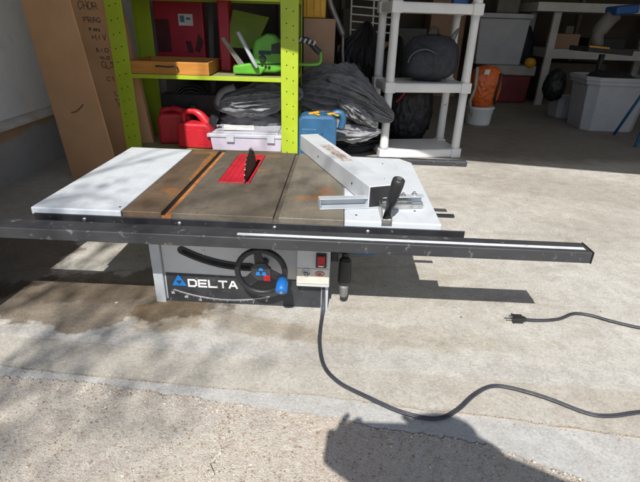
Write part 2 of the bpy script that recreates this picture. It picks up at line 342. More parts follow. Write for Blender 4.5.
M['roofing']=pm('asphalt roofing',(.07,.065,.06),None,20,.9)
# ---------------------------------------------------------------- ground
LA=[(-.975,1.127),(-.469,1.085),(.011,1.036),(.463,.998),(.897,.97)]
LB=[(-.89,.995),(-.424,.948),(.013,.918),(.223,.893),(.522,.857),(.801,.814)]
LC=[(-.875,.965),(-.589,.947),(-.415,.918),(-.196,.888),(.013,.863),(.212,.819),(.44,.763),(.64,.697)]
def ly(L,x):
    L=[(-6,L[0][1]+(-6-L[0][0])*-.09)]+L+[(6,L[-1][1]+(6-L[-1][0])*-.09)]
    for a,b in zip(L,L[1:]):
        if a[0]<=x<=b[0]: return a[1]+(b[1]-a[1])*(x-a[0])/(b[0]-a[0])
    return L[-1][1]
def wob(x,s,amp): return amp*(noise.noise(V((x*s,3.1,0)))+.6*noise.noise(V((x*s*3.7,9.1,0)))+.35*noise.noise(V((x*s*11,5.1,0))))
XS=[-6,-4,-2.5]+[-1.6+.004*i for i in range(int(3.4/.004))]+[2.5,4,6]
fA=lambda x:ly(LA,x)+wob(x,2,.006)
fB=lambda x:ly(LB,x)+wob(x+5,3,.008)
fC=lambda x:ly(LC,x)+wob(x+9,4,.018)+.006*noise.noise(V((x*70,1,1)))+.004*noise.noise(V((x*190,1,1)))
def strip(name,f0,f1,z,m,g0=0,g1=0):
    bm=B();a=[bm.verts.new((x,f0(x)+g0,z)) for x in XS];b=[bm.verts.new((x,f1(x)-g1,z)) for x in XS]
    for i in range(len(XS)-1): bm.faces.new([a[i],a[i+1],b[i+1],b[i]])
    # turned down edges so the slabs have real thickness at their joints
    for row,s in ((a,-.3),(b,.3)):
        c=[bm.verts.new(v.co+V((0,s*.0022,-.010))) for v in row]
        for i in range(len(row)-1): bm.faces.new([row[i],row[i+1],c[i+1],c[i]])
    o=build(name,bm,m);tag(o,kind='structure');return o
bm=B();box(bm,(-200,-200,-.5),(200,200,-.03));tag(build('ground',bm,M['soil']),kind='structure')
bm=B();box(bm,(-5.9,-7.9,-.029),(5.9,7.2,-.008));tag(build('slab_bed',bm,M['crack']),kind='structure')
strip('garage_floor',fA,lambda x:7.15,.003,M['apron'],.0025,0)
strip('threshold_band',fB,fA,.0022,M['band'],.0055,.0045)
strip('threshold_skim',fC,fB,-.001,M['skim'],0,.002)
strip('driveway',lambda x:-7.9,fC,-.004,M['agg'],0,.004)
# thin raised mortar ridge along the band
bm=B();RX=[x for x in XS if .12<x<1.8];tube(bm,[(x,fB(x)-.003+wob(x,9,.004),-.0030+.0035*noise.noise(V((x*9,0,0)))) for x in RX],[.0035+.0025*noise.noise(V((x*13,7,0))) for x in RX],6)
tag(build('mortar_ridge',bm,pm('pinkish mortar',(.44,.38,.31),(.34,.28,.225),30,.95,bump=.003,bs=80),smooth=True),kind='structure')
# cracks in the driveway
bm=B()
for L in ([(-.22,.88),(-.232,.82),(-.215,.767),(-.225,.70),(-.216,.658),(-.21,.6)],[(-.60,.952),(-.59,.92),(-.62,.88)]):
    P=crom([(x,y,0) for x,y in L],10);last=None
    for i,p in enumerate(P):
        j=V((noise.noise(p*60),noise.noise(p*60+V((4,4,4))),0))*.012;w=.0001+.0022*max(0,noise.noise(p*37)+.02)
        q=(bm.verts.new((p.x+j.x-w,p.y+j.y,-.0034)),bm.verts.new((p.x+j.x+w,p.y+j.y,-.0034)))
        if last: bm.faces.new([last[0],last[1],q[1],q[0]])
        last=q
tag(build('slab_crack',bm,M['crack']),kind='structure')
# loose grit and pebbles
bm=B();R=random.Random(3);GV=[];GF=[]
for i in range(5200):
    x=R.uniform(-1.2,1.3);k=R.random()
    if k<.40: y=R.uniform(.45,fC(x)-.004);z=-.004;s=R.choice([.0010,.0014,.0018,.0026])*R.uniform(.7,1.3)
    elif k<.60: y=fC(x)-abs(R.gauss(0,.022));z=-.0042;s=R.choice([.0014,.002,.003,.004])*R.uniform(.6,1.2)
    elif k<.66: x=-.22+R.gauss(0,.014);y=R.uniform(.6,.89);z=-.0042;s=R.uniform(.0012,.003)
    elif k<.82: y=fB(x)+R.gauss(0,.012);z=0;s=R.uniform(.0007,.0018)
    else: y=R.uniform(1.05,2.6);z=.003;s=R.uniform(.0006,.0016)
    if k>.995: s=.005
    c=V((x,y,z+s*.25));ang=R.uniform(0,6.3);ca,sa=math.cos(ang),math.sin(ang);kx=R.uniform(.8,1.5)
    top_=c+V((R.uniform(-.2,.2)*s,0,s*.65));bot=c-V((0,0,s*.5));rg=[]
    for q in range(6):
        rr=s*R.uniform(.75,1.15);px_,py_=math.cos(q*PI/3)*rr*kx,math.sin(q*PI/3)*rr;rg.append((c.x+px_*ca-py_*sa,c.y+px_*sa+py_*ca,c.z+s*R.uniform(-.1,.35)))
    i0=len(GV);GV.extend([tuple(top_),tuple(bot)]+rg)
    for q in range(6):
        n_=(q+1)%6;GF.append((i0,i0+2+q,i0+2+n_));GF.append((i0+1,i0+2+n_,i0+2+q))
me_=bpy.data.meshes.new('g');me_.from_pydata(GV,[],GF);bm.from_mesh(me_);bpy.data.meshes.remove(me_)
t=NT('mixed grit');t.col(t.ramp(t.voro(150,out='Color'),[(.05,(.10,.08,.065)),(.3,(.36,.27,.20)),(.6,(.50,.44,.36)),(.9,(.66,.62,.55))]));t.rough(.9)
tag(build('grit',bm,t.m,smooth=False),'loose grit and small pebbles scattered on the concrete','grit',kind='stuff')
# ---------------------------------------------------------------- garage shell
G=thing('garage',(1.2,4.2,0),'open garage with pale left wall on a concrete stem wall and dark plywood back','garage')
bm=B();box(bm,(-1.95,1.275,0),(-1.80,7.2,.30));build('stem_wall',bm,M['stem'],G)
bm=B();prism(bm,[(-1.95,1.275,.301),(-1.762,1.275,.301),(-1.762,1.275,.318),(-1.81,1.275,.345),(-1.95,1.275,.345)],(0,5.92,0));build('ledge',bm,pm('dusty ledge board',(.66,.64,.61),(.5,.46,.40),9,.8,bump=.002),G,bevel=.003)
bm=B();box(bm,(-1.95,1.275,.346),(-1.805,7.2,2.5));build('wall',bm,M['upper'],G)
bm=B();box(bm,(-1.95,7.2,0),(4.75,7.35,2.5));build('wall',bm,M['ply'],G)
bm=B();box(bm,(4.6,.8,0),(4.75,7.199,2.5));build('wall',bm,M['upper'],G)
hy=lambda x:1.48-.2*(x-.75)
bm=B();prism(bm,[(-1.95,1.275,2.5),(-1.098,1.275,2.5),(-1.098,hy(-1.1),2.5),(4.75,hy(4.75),2.5),(4.75,7.35,2.5),(-1.95,7.35,2.5)],(0,0,.12));build('ceiling',bm,M['upper'],G)
bm=B();box(bm,(-4.5,1.20,0),(-1.085,1.27,2.62));build('wall',bm,M['stucco'],G)
bm=B();prism(bm,[(4.3,.79,0),(8,.05,0),(8,.2,0),(4.3,.94,0)],(0,0,2.62));build('wall',bm,M['stucco'],G)
bm=B();prism(bm,[(-1.097,hy(-1.1),2.10),(4.297,hy(4.3),2.10),(4.297,hy(4.3)+.09,2.10),(-1.097,hy(-1.1)+.09,2.10)],(0,0,.398));build('header',bm,M['timber'],G)
bm=B();prism(bm,[(-1.95,1.8,2.63),(4.75,.8,2.63),(4.75,7.4,2.63),(-1.95,7.4,2.63)],(0,0,.1));build('roof',bm,M['roofing'],G)
bm=B()
for x in (.2,.9,1.7,2.6,3.5): box(bm,(x,7.12,.003),(x+.045,7.198,2.495))
build('stud',bm,M['timber'],G)
# ---------------------------------------------------------------- the table saw
O=V((-.878,1.276,0));YA=math.radians(-1.8)
UX=V((math.cos(YA),math.sin(YA),0));UY=V((-math.sin(YA),math.cos(YA),0));UZ=V((0,0,1))
def S(a,b,c=0): return O+UX*a+UY*b+UZ*c
def sbox(bm,lo,hi):
    (a,b,c),(d,e,f)=lo,hi
    return hexa(bm,[S(a,b,c),S(d,b,c),S(d,e,c),S(a,e,c),S(a,b,f),S(d,b,f),S(d,e,f),S(a,e,f)])
T=.37
saw=thing('table_saw',S(.6,.35,0),'rusty cast iron table saw with white steel wings sitting directly on the concrete','table saw')
# wings
def wing(s0,s1,pts_back,holes):
    bm=B();P=[S(s0,0,T-.024),S(s1,0,T-.024)]+[S(a,b,T-.024) for a,b in pts_back];prism(bm,P,(0,0,.024))
    w=build('wing',bm,M['white_steel'],saw,bevel=.004,seg=3)
    for a,b in holes:
        bm=B();cyl(bm,S(a,b,T+.0003),S(a,b,T+.0012),.0035,seg=12);build('screw_hole',bm,M['hole'],w)
wing(0,.276,[(.276,.73),(0,.735)],[(.262,.03)])
wing(.949,1.236,[(1.236,.655),(1.19,.715),(.949,.72)],[(1.10,.42),(1.11,.62),(1.0,.62),(1.17,.10),(.985,.045)])
bm=B();sbox(bm,(.2775,.004,T-.03),(.2795,.735,T-.004));build('seam_strip',bm,M['hole'],saw)
# cast iron table in three castings
def castpart(nm,boxes,m):
    bm=B()
    for a,b,c,d in boxes: sbox(bm,(a,b,T-.03),(c,d,T))
    return build(nm,bm,m,saw,bevel=.0012,seg=1)
castpart('cast_wing',[(.281,0,.399,.735)],M['cast_left'])
bm=B();OU=((.429,0),(.736,0),(.736,.735),(.429,.735));IN=((.4945,.3025),(.611,.3025),(.611,.6895),(.4945,.6895))
vv={(k,z):[bm.verts.new(S(a,b,z)) for a,b in L] for k,L in (('o',OU),('i',IN)) for z in (T-.03,T)}
for q in range(4):
    n_=(q+1)%4
    bm.faces.new([vv['o',T][q],vv['o',T][n_],vv['i',T][n_],vv['i',T][q]]);bm.faces.new([vv['o',T-.03][q],vv['i',T-.03][q],vv['i',T-.03][n_],vv['o',T-.03][n_]])
    bm.faces.new([vv['o',T-.03][q],vv['o',T-.03][n_],vv['o',T][n_],vv['o',T][q]]);bm.faces.new([vv['i',T-.03][q],vv['i',T][q],vv['i',T][n_],vv['i',T-.03][n_]])
tb=build('table_top',bm,M['cast_main'],saw,bevel=.0012,seg=1)
castpart('cast_wing',[(.753,0,.947,.735)],M['cast_right'])
bm=B();sbox(bm,(.3995,.001,T-.03),(.4285,.735,T-.009));build('miter_slot',bm,M['rust'],saw)
bm=B();sbox(bm,(.3995,.001,T-.0088),(.408,.735,T-.0075));build('miter_slot',bm,M['hole'],saw)
bm=B();sbox(bm,(.7365,.001,T-.03),(.7525,.735,T-.010));build('miter_slot',bm,M['cast_main'],saw)
# red throat insert
bm=B();sbox(bm,(.496,.304,T-.004),(.5868,.688,T+.001));sbox(bm,(.6012,.304,T-.004),(.6095,.688,T+.001))
sbox(bm,(.5868,.304,T-.004),(.6012,.318,T+.0009));sbox(bm,(.5868,.62,T-.004),(.6012,.688,T+.0009))
ins=build('throat_insert',bm,M['red_plastic'],saw,bevel=.0008,seg=1)
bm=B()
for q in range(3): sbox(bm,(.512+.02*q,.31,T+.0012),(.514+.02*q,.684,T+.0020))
build('rib',bm,pm('shaded red ridge',(.5,.02,.04)),ins)  # ribs in a darker red copy, their shading put into the colour
# blade
bc=S(.5945,.411,.339);bm=B();n=40;ring=[];RB=.127
for i in range(n):
    a=2*PI*i/n
    for da,rr in ((0,RB-.010),(.012,RB),(.05,RB-.0005),(.062,RB-.0085),(.11,RB-.0105)):
        an=a-da;ring.append(bc+UY*(math.cos(an)*rr)+UZ*(math.sin(an)*rr))
prism(bm,[p-UX*.0011 for p in ring],UX*.0022);bl=build('blade',bm,M['blade'],saw)
bm=B()
for i in range(n):
    a=2*PI*i/n-.032;c=bc+UY*math.cos(a)*(RB-.002)+UZ*math.sin(a)*(RB-.002);d=UY*math.cos(a)+UZ*math.sin(a);t=UZ*math.cos(a)-UY*math.sin(a)
    P=[c-UX*.0017-t*.0025-d*.003,c+UX*.0017-t*.0025-d*.003,c+UX*.0017+t*.0025-d*.003,c-UX*.0017+t*.0025-d*.003];hexa(bm,P+[p+d*.0062 for p in P])
build('carbide_tooth',bm,M['teeth'],bl)
# cabinet
cs0,cs1,ct=.318,.905,.083
cab=B()
sbox(cab,(cs0+.004,ct+.012,.004),(cs0+.012,ct+.52,T-.031));sbox(cab,(cs1-.012,ct+.012,.004),(cs1-.004,ct+.52,T-.031))
sbox(cab,(cs0+.012,ct+.51,.004),(cs1-.012,ct+.52,T-.031))
sbox(cab,(cs0+.03,ct,.010),(cs1-.02,ct+.010,T-.031))
cb=build('cabinet',cab,M['grey_steel'],saw,bevel=.002,seg=2)
for nm,a,b in (('corner_post',cs0-.004,cs0+.0295),('corner_post',cs1-.0195,cs1+.004)):
    bm=B();prism(bm,[S(a,ct-.012,.001),S(b,ct-.012,.001),S(b,ct+.0115,.001),S(a+.003,ct+.0115,.001),S(a+.003,ct+.06,.001),S(a,ct+.06,.001)],(0,0,T-.035));build(nm,bm,M['silver_steel'],saw,bevel=.002)
bm=B();sbox(bm,(cs0+.05,ct-.004,T-.064),(cs1-.19,ct-.0005,T-.058));build('vent_gap',bm,M['hole'],saw)
bm=B();prism(bm,[S(.353,ct-.003,.004),S(.884,ct-.003,.004),S(.884,ct-.003,.108),S(.355,ct-.003,.116)],UY*.0028);dp=build('front_decal',bm,M['dark_decal'],saw)
bm=B();sbox(bm,(.49,ct-.003,.190),(.4935,ct-.0004,.206));build('index_mark',bm,M['white_print'],saw)
# curved bevel slot as raised black bands, the hole's shade put into colour
def arcband(bm,c,R0,R1,a0,a1,t,th,n=26):
    o=[];i_=[]
    for k in range(n+1):
        a=a0+(a1-a0)*k/n;o.append((c[0]+R1*math.cos(a),c[1]+R1*math.sin(a)));i_.append((c[0]+R0*math.cos(a),c[1]+R0*math.sin(a)))
    cap0=[];rm=(R1-R0)/2
    for k in range(1,8):
        a=PI*k/8;mx,mz=(c[0]+(R0+rm)*math.cos(a1),c[1]+(R0+rm)*math.sin(a1));cap0.append((mx+rm*math.cos(a1+a),mz+rm*math.sin(a1+a)))
    cap1=[]
    for k in range(1,8):
        a=PI*k/8;mx,mz=(c[0]+(R0+rm)*math.cos(a0),c[1]+(R0+rm)*math.sin(a0));cap1.append((mx+rm*math.cos(a0+PI+a),mz+rm*math.sin(a0+PI+a)))
    prism(bm,[S(x,t,z) for x,z in o+cap0+i_[::-1]+cap1],UY*th)
bm=B();arcband(bm,(.63,.60),.434,.464,math.radians(-118),math.radians(-88),ct-.003,.0028)
# shift so that its left end starts left of the hand wheel
sl=build('bevel_slot',bm,M['black_plastic'],saw,bevel=.0008,seg=1)
bm=B();arcband(bm,(.63,.60),.442,.456,math.radians(-117),math.radians(-89),ct-.0036,.0005);build('slot_shade',bm,M['hole'],sl)
# logo and wordmark
F=-UY
def tri(bm,cx,cz,s,t,up=True):
    k=1 if up else -1;prism(bm,[S(cx-s,t,cz-k*s*.58),S(cx+s,t,cz-k*s*.58),S(cx,t,cz+k*s*1.16)],UY*-.0006)
def logo(bm,cx,cz,s,t):
    # three blue kites leaving a small dark triangle between them
    tri(bm,cx,cz+s*.62,s*.46,t);tri(bm,cx-s*.53,cz-s*.29,s*.46,t);tri(bm,cx+s*.53,cz-s*.29,s*.46,t)
    for a,b in (((-.30,.16),(-.10,-.22)),((.30,.16),(.10,-.22))): pass
bm=B();tri(bm,.398,.083,.0255,ct-.0034)
lg=build('logo',bm,M['blue_print'],dp)
bm=B();k_=.010;prism(bm,[S(.398-k_,ct-.0041,.083+k_*.5),S(.398+k_,ct-.0041,.083+k_*.5),S(.398,ct-.0041,.083-k_*1.05)],UY*-.0004);build('logo_center',bm,M['dark_decal'],lg)
bm=B();word(bm,'DELTA',S(.431,ct-.0034,.068),UX,UZ,F,.0255,.0245,.0095,.0062);build('lettering',bm,M['white_print'],dp)
# tilt scale
bm=B();c=(.56,.553);Rr=.533
pts=[(c[0]+Rr*math.cos(math.radians(a)),c[1]+Rr*math.sin(math.radians(a))) for a in [x*.5 for x in range(-220,-147)]]
o0=S(0,ct-.0034,0)
pts=[p for p in pts if p[0]<.728]
for i,p in enumerate(pts):
    d=V((p[0]-c[0],p[1]-c[1])).normalized();L=.0085 if i%10==0 else (.006 if i%5==0 else .0042)
    strokes(bm,[[p,(p[0]+d.x*L,p[1]+d.y*L)]],o0,UX,UZ,F,.0013)
    if i%10==0:
        q=(p[0]+d.x*.013-.006,p[1]+d.y*.013-.005)
        if q[1]>.0045: word(bm,('45','40','30','20','10','0','0')[i//10] if False else str((30,20,10,4,3,2,1,0)[i//10]),S(q[0],ct-.0034,q[1]),UX,UZ,F,.004,.006,.002,.0011)
for i in range(len(pts)-1): strokes(bm,[[pts[i],pts[i+1]]],o0,UX,UZ,F,.0009)
build('tilt_scale',bm,M['white_print'],dp)
# hand wheel
wc=S(.694,.012,.176);wh_ax=-UY
bm=B();torus(bm,wc,.076,.0095,wh_ax,56,12);wh=build('hand_wheel',bm,M['black_plastic'],saw,smooth=True)
bm=B();cyl(bm,wc+UY*.075,wc+UY*-.002,.014)
prism(bm,[wc+UY*-.004+UX*(.034*math.cos(PI/8+k*PI/4))+UZ*(.034*math.sin(PI/8+k*PI/4)) for k in range(8)],UY*.012);build('hub',bm,M['dark_decal'],wh,bevel=.002)
bm=B()
for a in (100,218,342):
    d=UX*math.cos(math.radians(a))+UZ*math.sin(math.radians(a));w=UZ*math.cos(math.radians(a))-UX*math.sin(math.radians(a))
    P=[wc+d*.028-w*.016,wc+d*.073-w*.010,wc+d*.073+w*.010,wc+d*.028+w*.016];b2=B();prism(b2,P,UY*.008);build('spoke',b2,M['black_plastic'],wh,bevel=.002)
bm.free();bm=B()
for a in (90,210,330):
    c2=wc+UX*(.011*math.cos(math.radians(a)))+UZ*(.011*math.sin(math.radians(a)))
    prism(bm,[c2+UY*-.0048+UX*x+UZ*z for x,z in ((-.008,-.005),(.008,-.005),(.004,.007),(-.004,.007))],UY*-.0006)
build('logo',bm,M['blue_print'],wh)
bm=B();prism(bm,[wc+UY*-.0048+UX*x+UZ*z for x,z in ((.008,-.030),(.029,-.030),(.029,-.009),(.008,-.009))],UY*-.0005);build('warning_label',bm,M['red_switch'],wh)
kb=wc+UX*.070+UZ*-.020
bm=B();tube(bm,[kb+UY*.002,kb+F*.012,kb+F*.014,kb+F*.03+UZ*-.006,kb+F*.052+UZ*-.016,kb+F*.056+UZ*-.018],[.006,.006,.017,.0185,.0195,.0155],20);kn=build('handle',bm,M['blue_plastic'],wh,smooth=True)
bm=B();cyl(bm,kb+F*.0555+UZ*-.018,kb+F*.058+UZ*-.0185,.005);build('handle_screw',bm,M['zinc'],kn)
# switch box
bm=B();sbox(bm,(.803,ct-.036,.106),(.912,ct-.001,T-.036));sw=build('switch_box',bm,M['grey_steel'],saw,bevel=.004,seg=3)
bm=B();sbox(bm,(.8055,ct-.0385,.120),(.9095,ct-.0362,.176));lb=build('label_plate',bm,M['cream'],sw,bevel=.001)
bm=B();torus(bm,S(.836,ct-.039,.162),.0125,.0026,F,28,8);cyl(bm,S(.836,ct-.038,.162),S(.836,ct-.040,.162),.0105);build('key_lock',bm,M['zinc'],sw,smooth=True)
bm=B();strokes(bm,[[(-.004,0),(.002,.003),(.004,-.002)]],S(.836,ct-.0402,.162),UX,UZ,F,.003);build('keyhole',bm,M['hole'],sw)
bm=B();tor=[(.012*math.cos(a*PI/12)*1.15,.0085*math.sin(a*PI/12)) for a in range(25)]
strokes(bm,[tor],S(.880,ct-.0387,.160),UX,UZ,F,.0022);strokes(bm,[[(-.007,.003),(.007,.003)],[(-.008,-.001),(.003,-.001),(.007,-.004)],[(-.005,-.004),(.002,-.004)]],S(.880,ct-.0387,.160),UX,UZ,F,.0019);build('warning_print',bm,M['red_switch'],sw)
bm=B();sbox(bm,(.866,ct-.044,.184),(.900,ct-.0362,.234));pb=build('switch_bezel',bm,M['black_plastic'],sw,bevel=.001)
bm=B();obox(bm,S(.883,ct-.047,.211),(.024,.012,.038),(.12,0,YA));rk=build('rocker',bm,M['red_switch'],pb,bevel=.002)
bm=B();strokes(bm,[[(-.006,0),(.006,0)]],S(.883,ct-.0545,.196),UX,UZ,F,.004);build('print',bm,M['white_print'],rk)
# black bracket and knobs on the right side
bm=B();sbox(bm,(.913,.11,.17),(.938,.15,.335));sbox(bm,(.938,.115,.20),(.955,.14,.255));br=build('side_bracket',bm,M['black_steel'],saw,bevel=.003)
bm=B();tube(bm,[S(.950,.12,.235),S(.968,.12,.235),S(.972,.12,.235),S(1.0,.12,.235)],[.028,.036,.036,.030],8);cyl(bm,S(.915,.07,.22),S(.95,.145,.235),.008);cyl(bm,S(.962,.11,.21),S(.962,.115,.19),.012);tube(bm,[S(.962,.11,.19),S(.962,.108,.18),S(.962,.105,.10),S(.962,.105,.09)],[.014,.021,.024,.016],14);build('lock_knob',bm,M['black_plastic'],br,bevel=.003)
bm=B();tube(bm,[S(.962,.105,.089),S(.962,.104,.08),S(.962,.102,.045),S(.962,.102,.040)],[.012,.016,.014,.008],12);build('grip_end',bm,pm('worn grey steel',(.28,.28,.28),None,40,.5,metal=.5),br,bevel=.004)
bm=B();sbox(bm,(.912,.24,.135),(1.075,.256,.152));build('blue_bar',bm,M['blue_plastic'],saw,bevel=.003)
# front angle bar with bolts
bm=B();sbox(bm,(.010,-.006,T-.048),(1.305,-.0012,T-.016));sbox(bm,(.010,-.046,T-.048),(1.305,-.0062,T-.044));ab=build('angle_bar',bm,M['black_steel'],saw,bevel=.0025,seg=3)
for s in (.165,.455,.742,1.02):
    bm=B();b=S(s,-.0062,T-.030);tube(bm,[b,b+F*.0028,b+F*.0048,b+F*.0056],[.0072,.0068,.0045,.001],16);build('bolt',bm,M['zinc'],ab,smooth=True)
# front square tube rail
def rbox(bm,x0,x1,y0,y1,z0,z1):
    sl=-.0285
    hexa(bm,[(x,y+sl*(x+.26),z) for x,y,z in ((x0,y0,z0),(x1,y0,z0),(x1,y1,z0),(x0,y1,z0),(x0,y0,z1),(x1,y0,z1),(x1,y1,z1),(x0,y1,z1))])
bm=B();rbox(bm,-1.30,.748,1.150,1.2145,.316,.350);rl=build('fence_rail',bm,M['dusty_black'],saw,bevel=.003,seg=3)
bm=B();rbox(bm,.7484,.7515,1.149,1.2155,.315,.351);build('end_plug',bm,M['black_plastic'],rl,bevel=.0012)
bm=B();rbox(bm,-.235,.735,1.166,1.180,.3503,.3510);rt=build('ruler_tape',bm,M['tape'],rl)
# back rail
bm=B();sbox(bm,(.06,.742,T-.035),(1.495,.775,T-.010));build('back_rail',bm,M['dusty_black'],saw,bevel=.006,seg=3)
bm=B();sbox(bm,(1.06,.165,T-.045),(1.315,.182,T-.037));build('support_bar',bm,M['black_steel'],saw,bevel=.001)
# under structure: motor and trunnion seen in the shade
bm=B();tube(bm,[S(.55,.45,.17),S(.75,.45,.17)],.08,20);sbox(bm,(.45,.2,.30),(.7,.7,.335));build('motor',bm,M['black_steel'],saw)
# cord
cp=crom([S(.896,.05,.115),(.017,1.322,.10),(.017,1.300,.045),(.014,1.262,.009),(.010,1.20,.008),(.008,1.13,.0075),(.022,1.03,.008),(.062,.965,.008),(.130,.915,.009),(.20,.872,.009),(.266,.850,.007),(.318,.850,.0065),(.37,.880,.007),(.43,.935,.0075),(.485,.967,.0075),(.54,.962,.0075),(.617,.929,.0075),(.70,.883,.006),(.76,.874,.006),(.85,.888,.0075),(1.0,.915,.0075),(1.25,.96,.0075),(1.42,1.06,.0075),(1.36,1.19,.0075),(1.2,1.235,.0085),(1.08,1.258,.0085),(1.0,1.292,.009),(.945,1.325,.009),(.89,1.333,.009),(.827,1.300,.009),(.77,1.286,.0095),(.725,1.284,.010),(.703,1.285,.011)],10)
bm=B();off=.0026
for sgn in (-1,1):
    P=[]
    for i,p in enumerate(cp):
        t=(cp[min(i+1,len(cp)-1)]-cp[max(i-1,0)]);n_=V((-t.y,t.x,0));n_=n_.normalized() if n_.length>1e-6 else V((1,0,0))
        P.append(p+n_*off*sgn)
    P=[p+V((noise.noise(p*9)*.002,noise.noise(p*9+V((7,0,0)))*.002,abs(noise.noise(p*5))*.0015)) for p in P]
    tube(bm,P,.0036,8)
cord=build('power_cord',bm,M['cord'],saw,smooth=True)
bm=B();px=V((.703,1.285,.012));d=V((-1,.04,0)).normalized();w=V((.04,1,0)).normalized()
def pseg(bm,a,b,w0,w1,h0,h1):
    P=[]
    for c,ww,hh in ((px+d*a,w0,h0),(px+d*b,w1,h1)):
        P.append([c-w*ww-UZ*hh,c+w*ww-UZ*hh,c+w*ww+UZ*hh,c-w*ww+UZ*hh])
    hexa(bm,P[0]+P[1])
pseg(bm,0,.012,.006,.009,.006,.009);pseg(bm,.0122,.042,.014,.0145,.0105,.0105);pseg(bm,.0422,.047,.017,.017,.0115,.0115)
pg=build('plug',bm,M['black_plastic'],cord,bevel=.002)
bm=B()
for o_ in (-.0063,.0063): pseg_c=px+d*.0471+w*o_;hexa(bm,[pseg_c-w*.0008-UZ*.003,pseg_c+w*.0008-UZ*.003,pseg_c+w*.0008+UZ*.003,pseg_c-w*.0008+UZ*.003]+[q+d*.018 for q in (pseg_c-w*.0008-UZ*.003,pseg_c+w*.0008-UZ*.003,pseg_c+w*.0008+UZ*.003,pseg_c-w*.0008+UZ*.003)])
cyl(bm,px+d*.0471+UZ*.006,px+d*.068+UZ*.006,.0024,seg=10)
build('prong',bm,M['zinc'],pg)
# ---------------------------------------------------------------- rip fence lying askew on the table
A_=V((.343,-.939,0));Pp=V((.939,.343,0));F0=V((-.103,2.047,T+.002))
def FB(bm,a,b,c,d,e,f): # along, across, up
    q=lambda x,y,z:F0+A_*x+Pp*y+UZ*z
    hexa(bm,[q(a,c,e),q(b,c,e),q(b,d,e),q(a,d,e),q(a,c,f),q(b,c,f),q(b,d,f),q(a,d,f)])
fence=thing('rip_fence',(.03,1.7,T+.001),'off white box beam rip fence lying askew across the saw table','rip fence')
bm=B();FB(bm,0,.735,0,.084,0,.068);fb=build('beam',bm,M['fence_white'],fence,bevel=.003,seg=3)
bm=B();FB(bm,.7355,.742,.002,.082,.002,.066);build('end_cap',bm,M['black_plastic'],fb,bevel=.001)
bm=B();FB(bm,.20,.45,.022,.064,.0683,.0690);dl=build('decal',bm,pm('worn paper decal',(.55,.51,.47),(.33,.24,.20),30,.6,contrast=(.42,.58)),fb)
bm=B()
for k in range(5): FB(bm,.225+.045*k,.255+.045*k,.029,.034,.0693,.0698)
FB(bm,.215,.43,.050,.0535,.0693,.0698);FB(bm,.215,.40,.040,.0425,.0693,.0698);build('print',bm,pm('faded dark print',(.16,.09,.08),(.3,.25,.22),60,.7),dl)
bm=B()
for a,z in ((.60,.035),(.25,.035)):
    q=F0+A_*a+UZ*z;bm=B();cyl(bm,q-Pp*.0003,q-Pp*.002,.0035,seg=10);build('screw',bm,M['hole'],fb)
# head: a C channel along the rail
h0=V((-.006,1.338,T+.001));h1=V((.332,1.392,T+.001));ha=(h1-h0);hl=ha.length;ha.normalize();hp=V((-ha.y,ha.x,0))
def HB(bm,a,b,c,d,e,f):
    q=lambda x,y,z:h0+ha*x+hp*y+UZ*z
    hexa(bm,[q(a,c,e),q(b,c,e),q(b,d,e),q(a,d,e),q(a,c,f),q(b,c,f),q(b,d,f),q(a,d,f)])
bm=B();HB(bm,0,hl,.022,.0245,0,.030);HB(bm,0,hl,-.016,.0218,0,.0025);HB(bm,0,hl,-.004,.0218,.0275,.030);HB(bm,.0,.0022,-.0162,.0218,.0027,.0272)
hd=build('head_channel',bm,M['silver_steel'],fence,bevel=.0008,seg=1)
bm=B();FBm=V((.196,1.275,T));
for dx in (-.016,.012):
    prism(bm,[FBm+V((dx,-.035,-.012)),FBm+V((dx,.06,.0)),FBm+V((dx,.06,.034)),FBm+V((dx,.005,.038)),FBm+V((dx,-.036,.012))],(.003,0,0))
prism(bm,[FBm+V((-.0125,-.036,-.010)),FBm+V((.0115,-.036,-.010)),FBm+V((.0115,-.036,.010)),FBm+V((-.0125,-.036,.010))],(0,.003,0))
clm=build('clamp_bracket',bm,M['zinc'],fence,bevel=.0008,seg=1)
bm=B()
for x,y in ((.235,1.40),(.30,1.40),(.262,1.385)):
    bm=B();cyl(bm,(x,y,T+.0305),(x,y,T+.037),.009,seg=6);cyl(bm,(x,y,T+.0368),(x,y,T+.043),.004,seg=10);build('bolt',bm,M['zinc'],hd)
bm=B();HB(bm,.19,.33,-.030,-.018,.0,.014);HB(bm,.20,.30,-.012,.004,.0032,.020);build('slide_plate',bm,M['zinc'],hd,bevel=.001)
hb=V((.194,1.262,T+.002));ht=V((.216,1.222,T+.145));hdir=(ht-hb).normalized()
bm=B();tube(bm,[hb,hb+hdir*.05,hb+hdir*.052,hb+hdir*.075,hb+hdir*.13,hb+hdir*.142,hb+hdir*.146],[.0095,.0105,.013,.0165,.0185,.0175,.012],20);hn=build('lock_handle',bm,M['black_plastic'],fence,smooth=True)
bm=B();tp=hb+hdir*.1462;cyl(bm,tp,tp+hdir*.0012,.0075,seg=16);build('handle_end',bm,M['zinc'],hn)
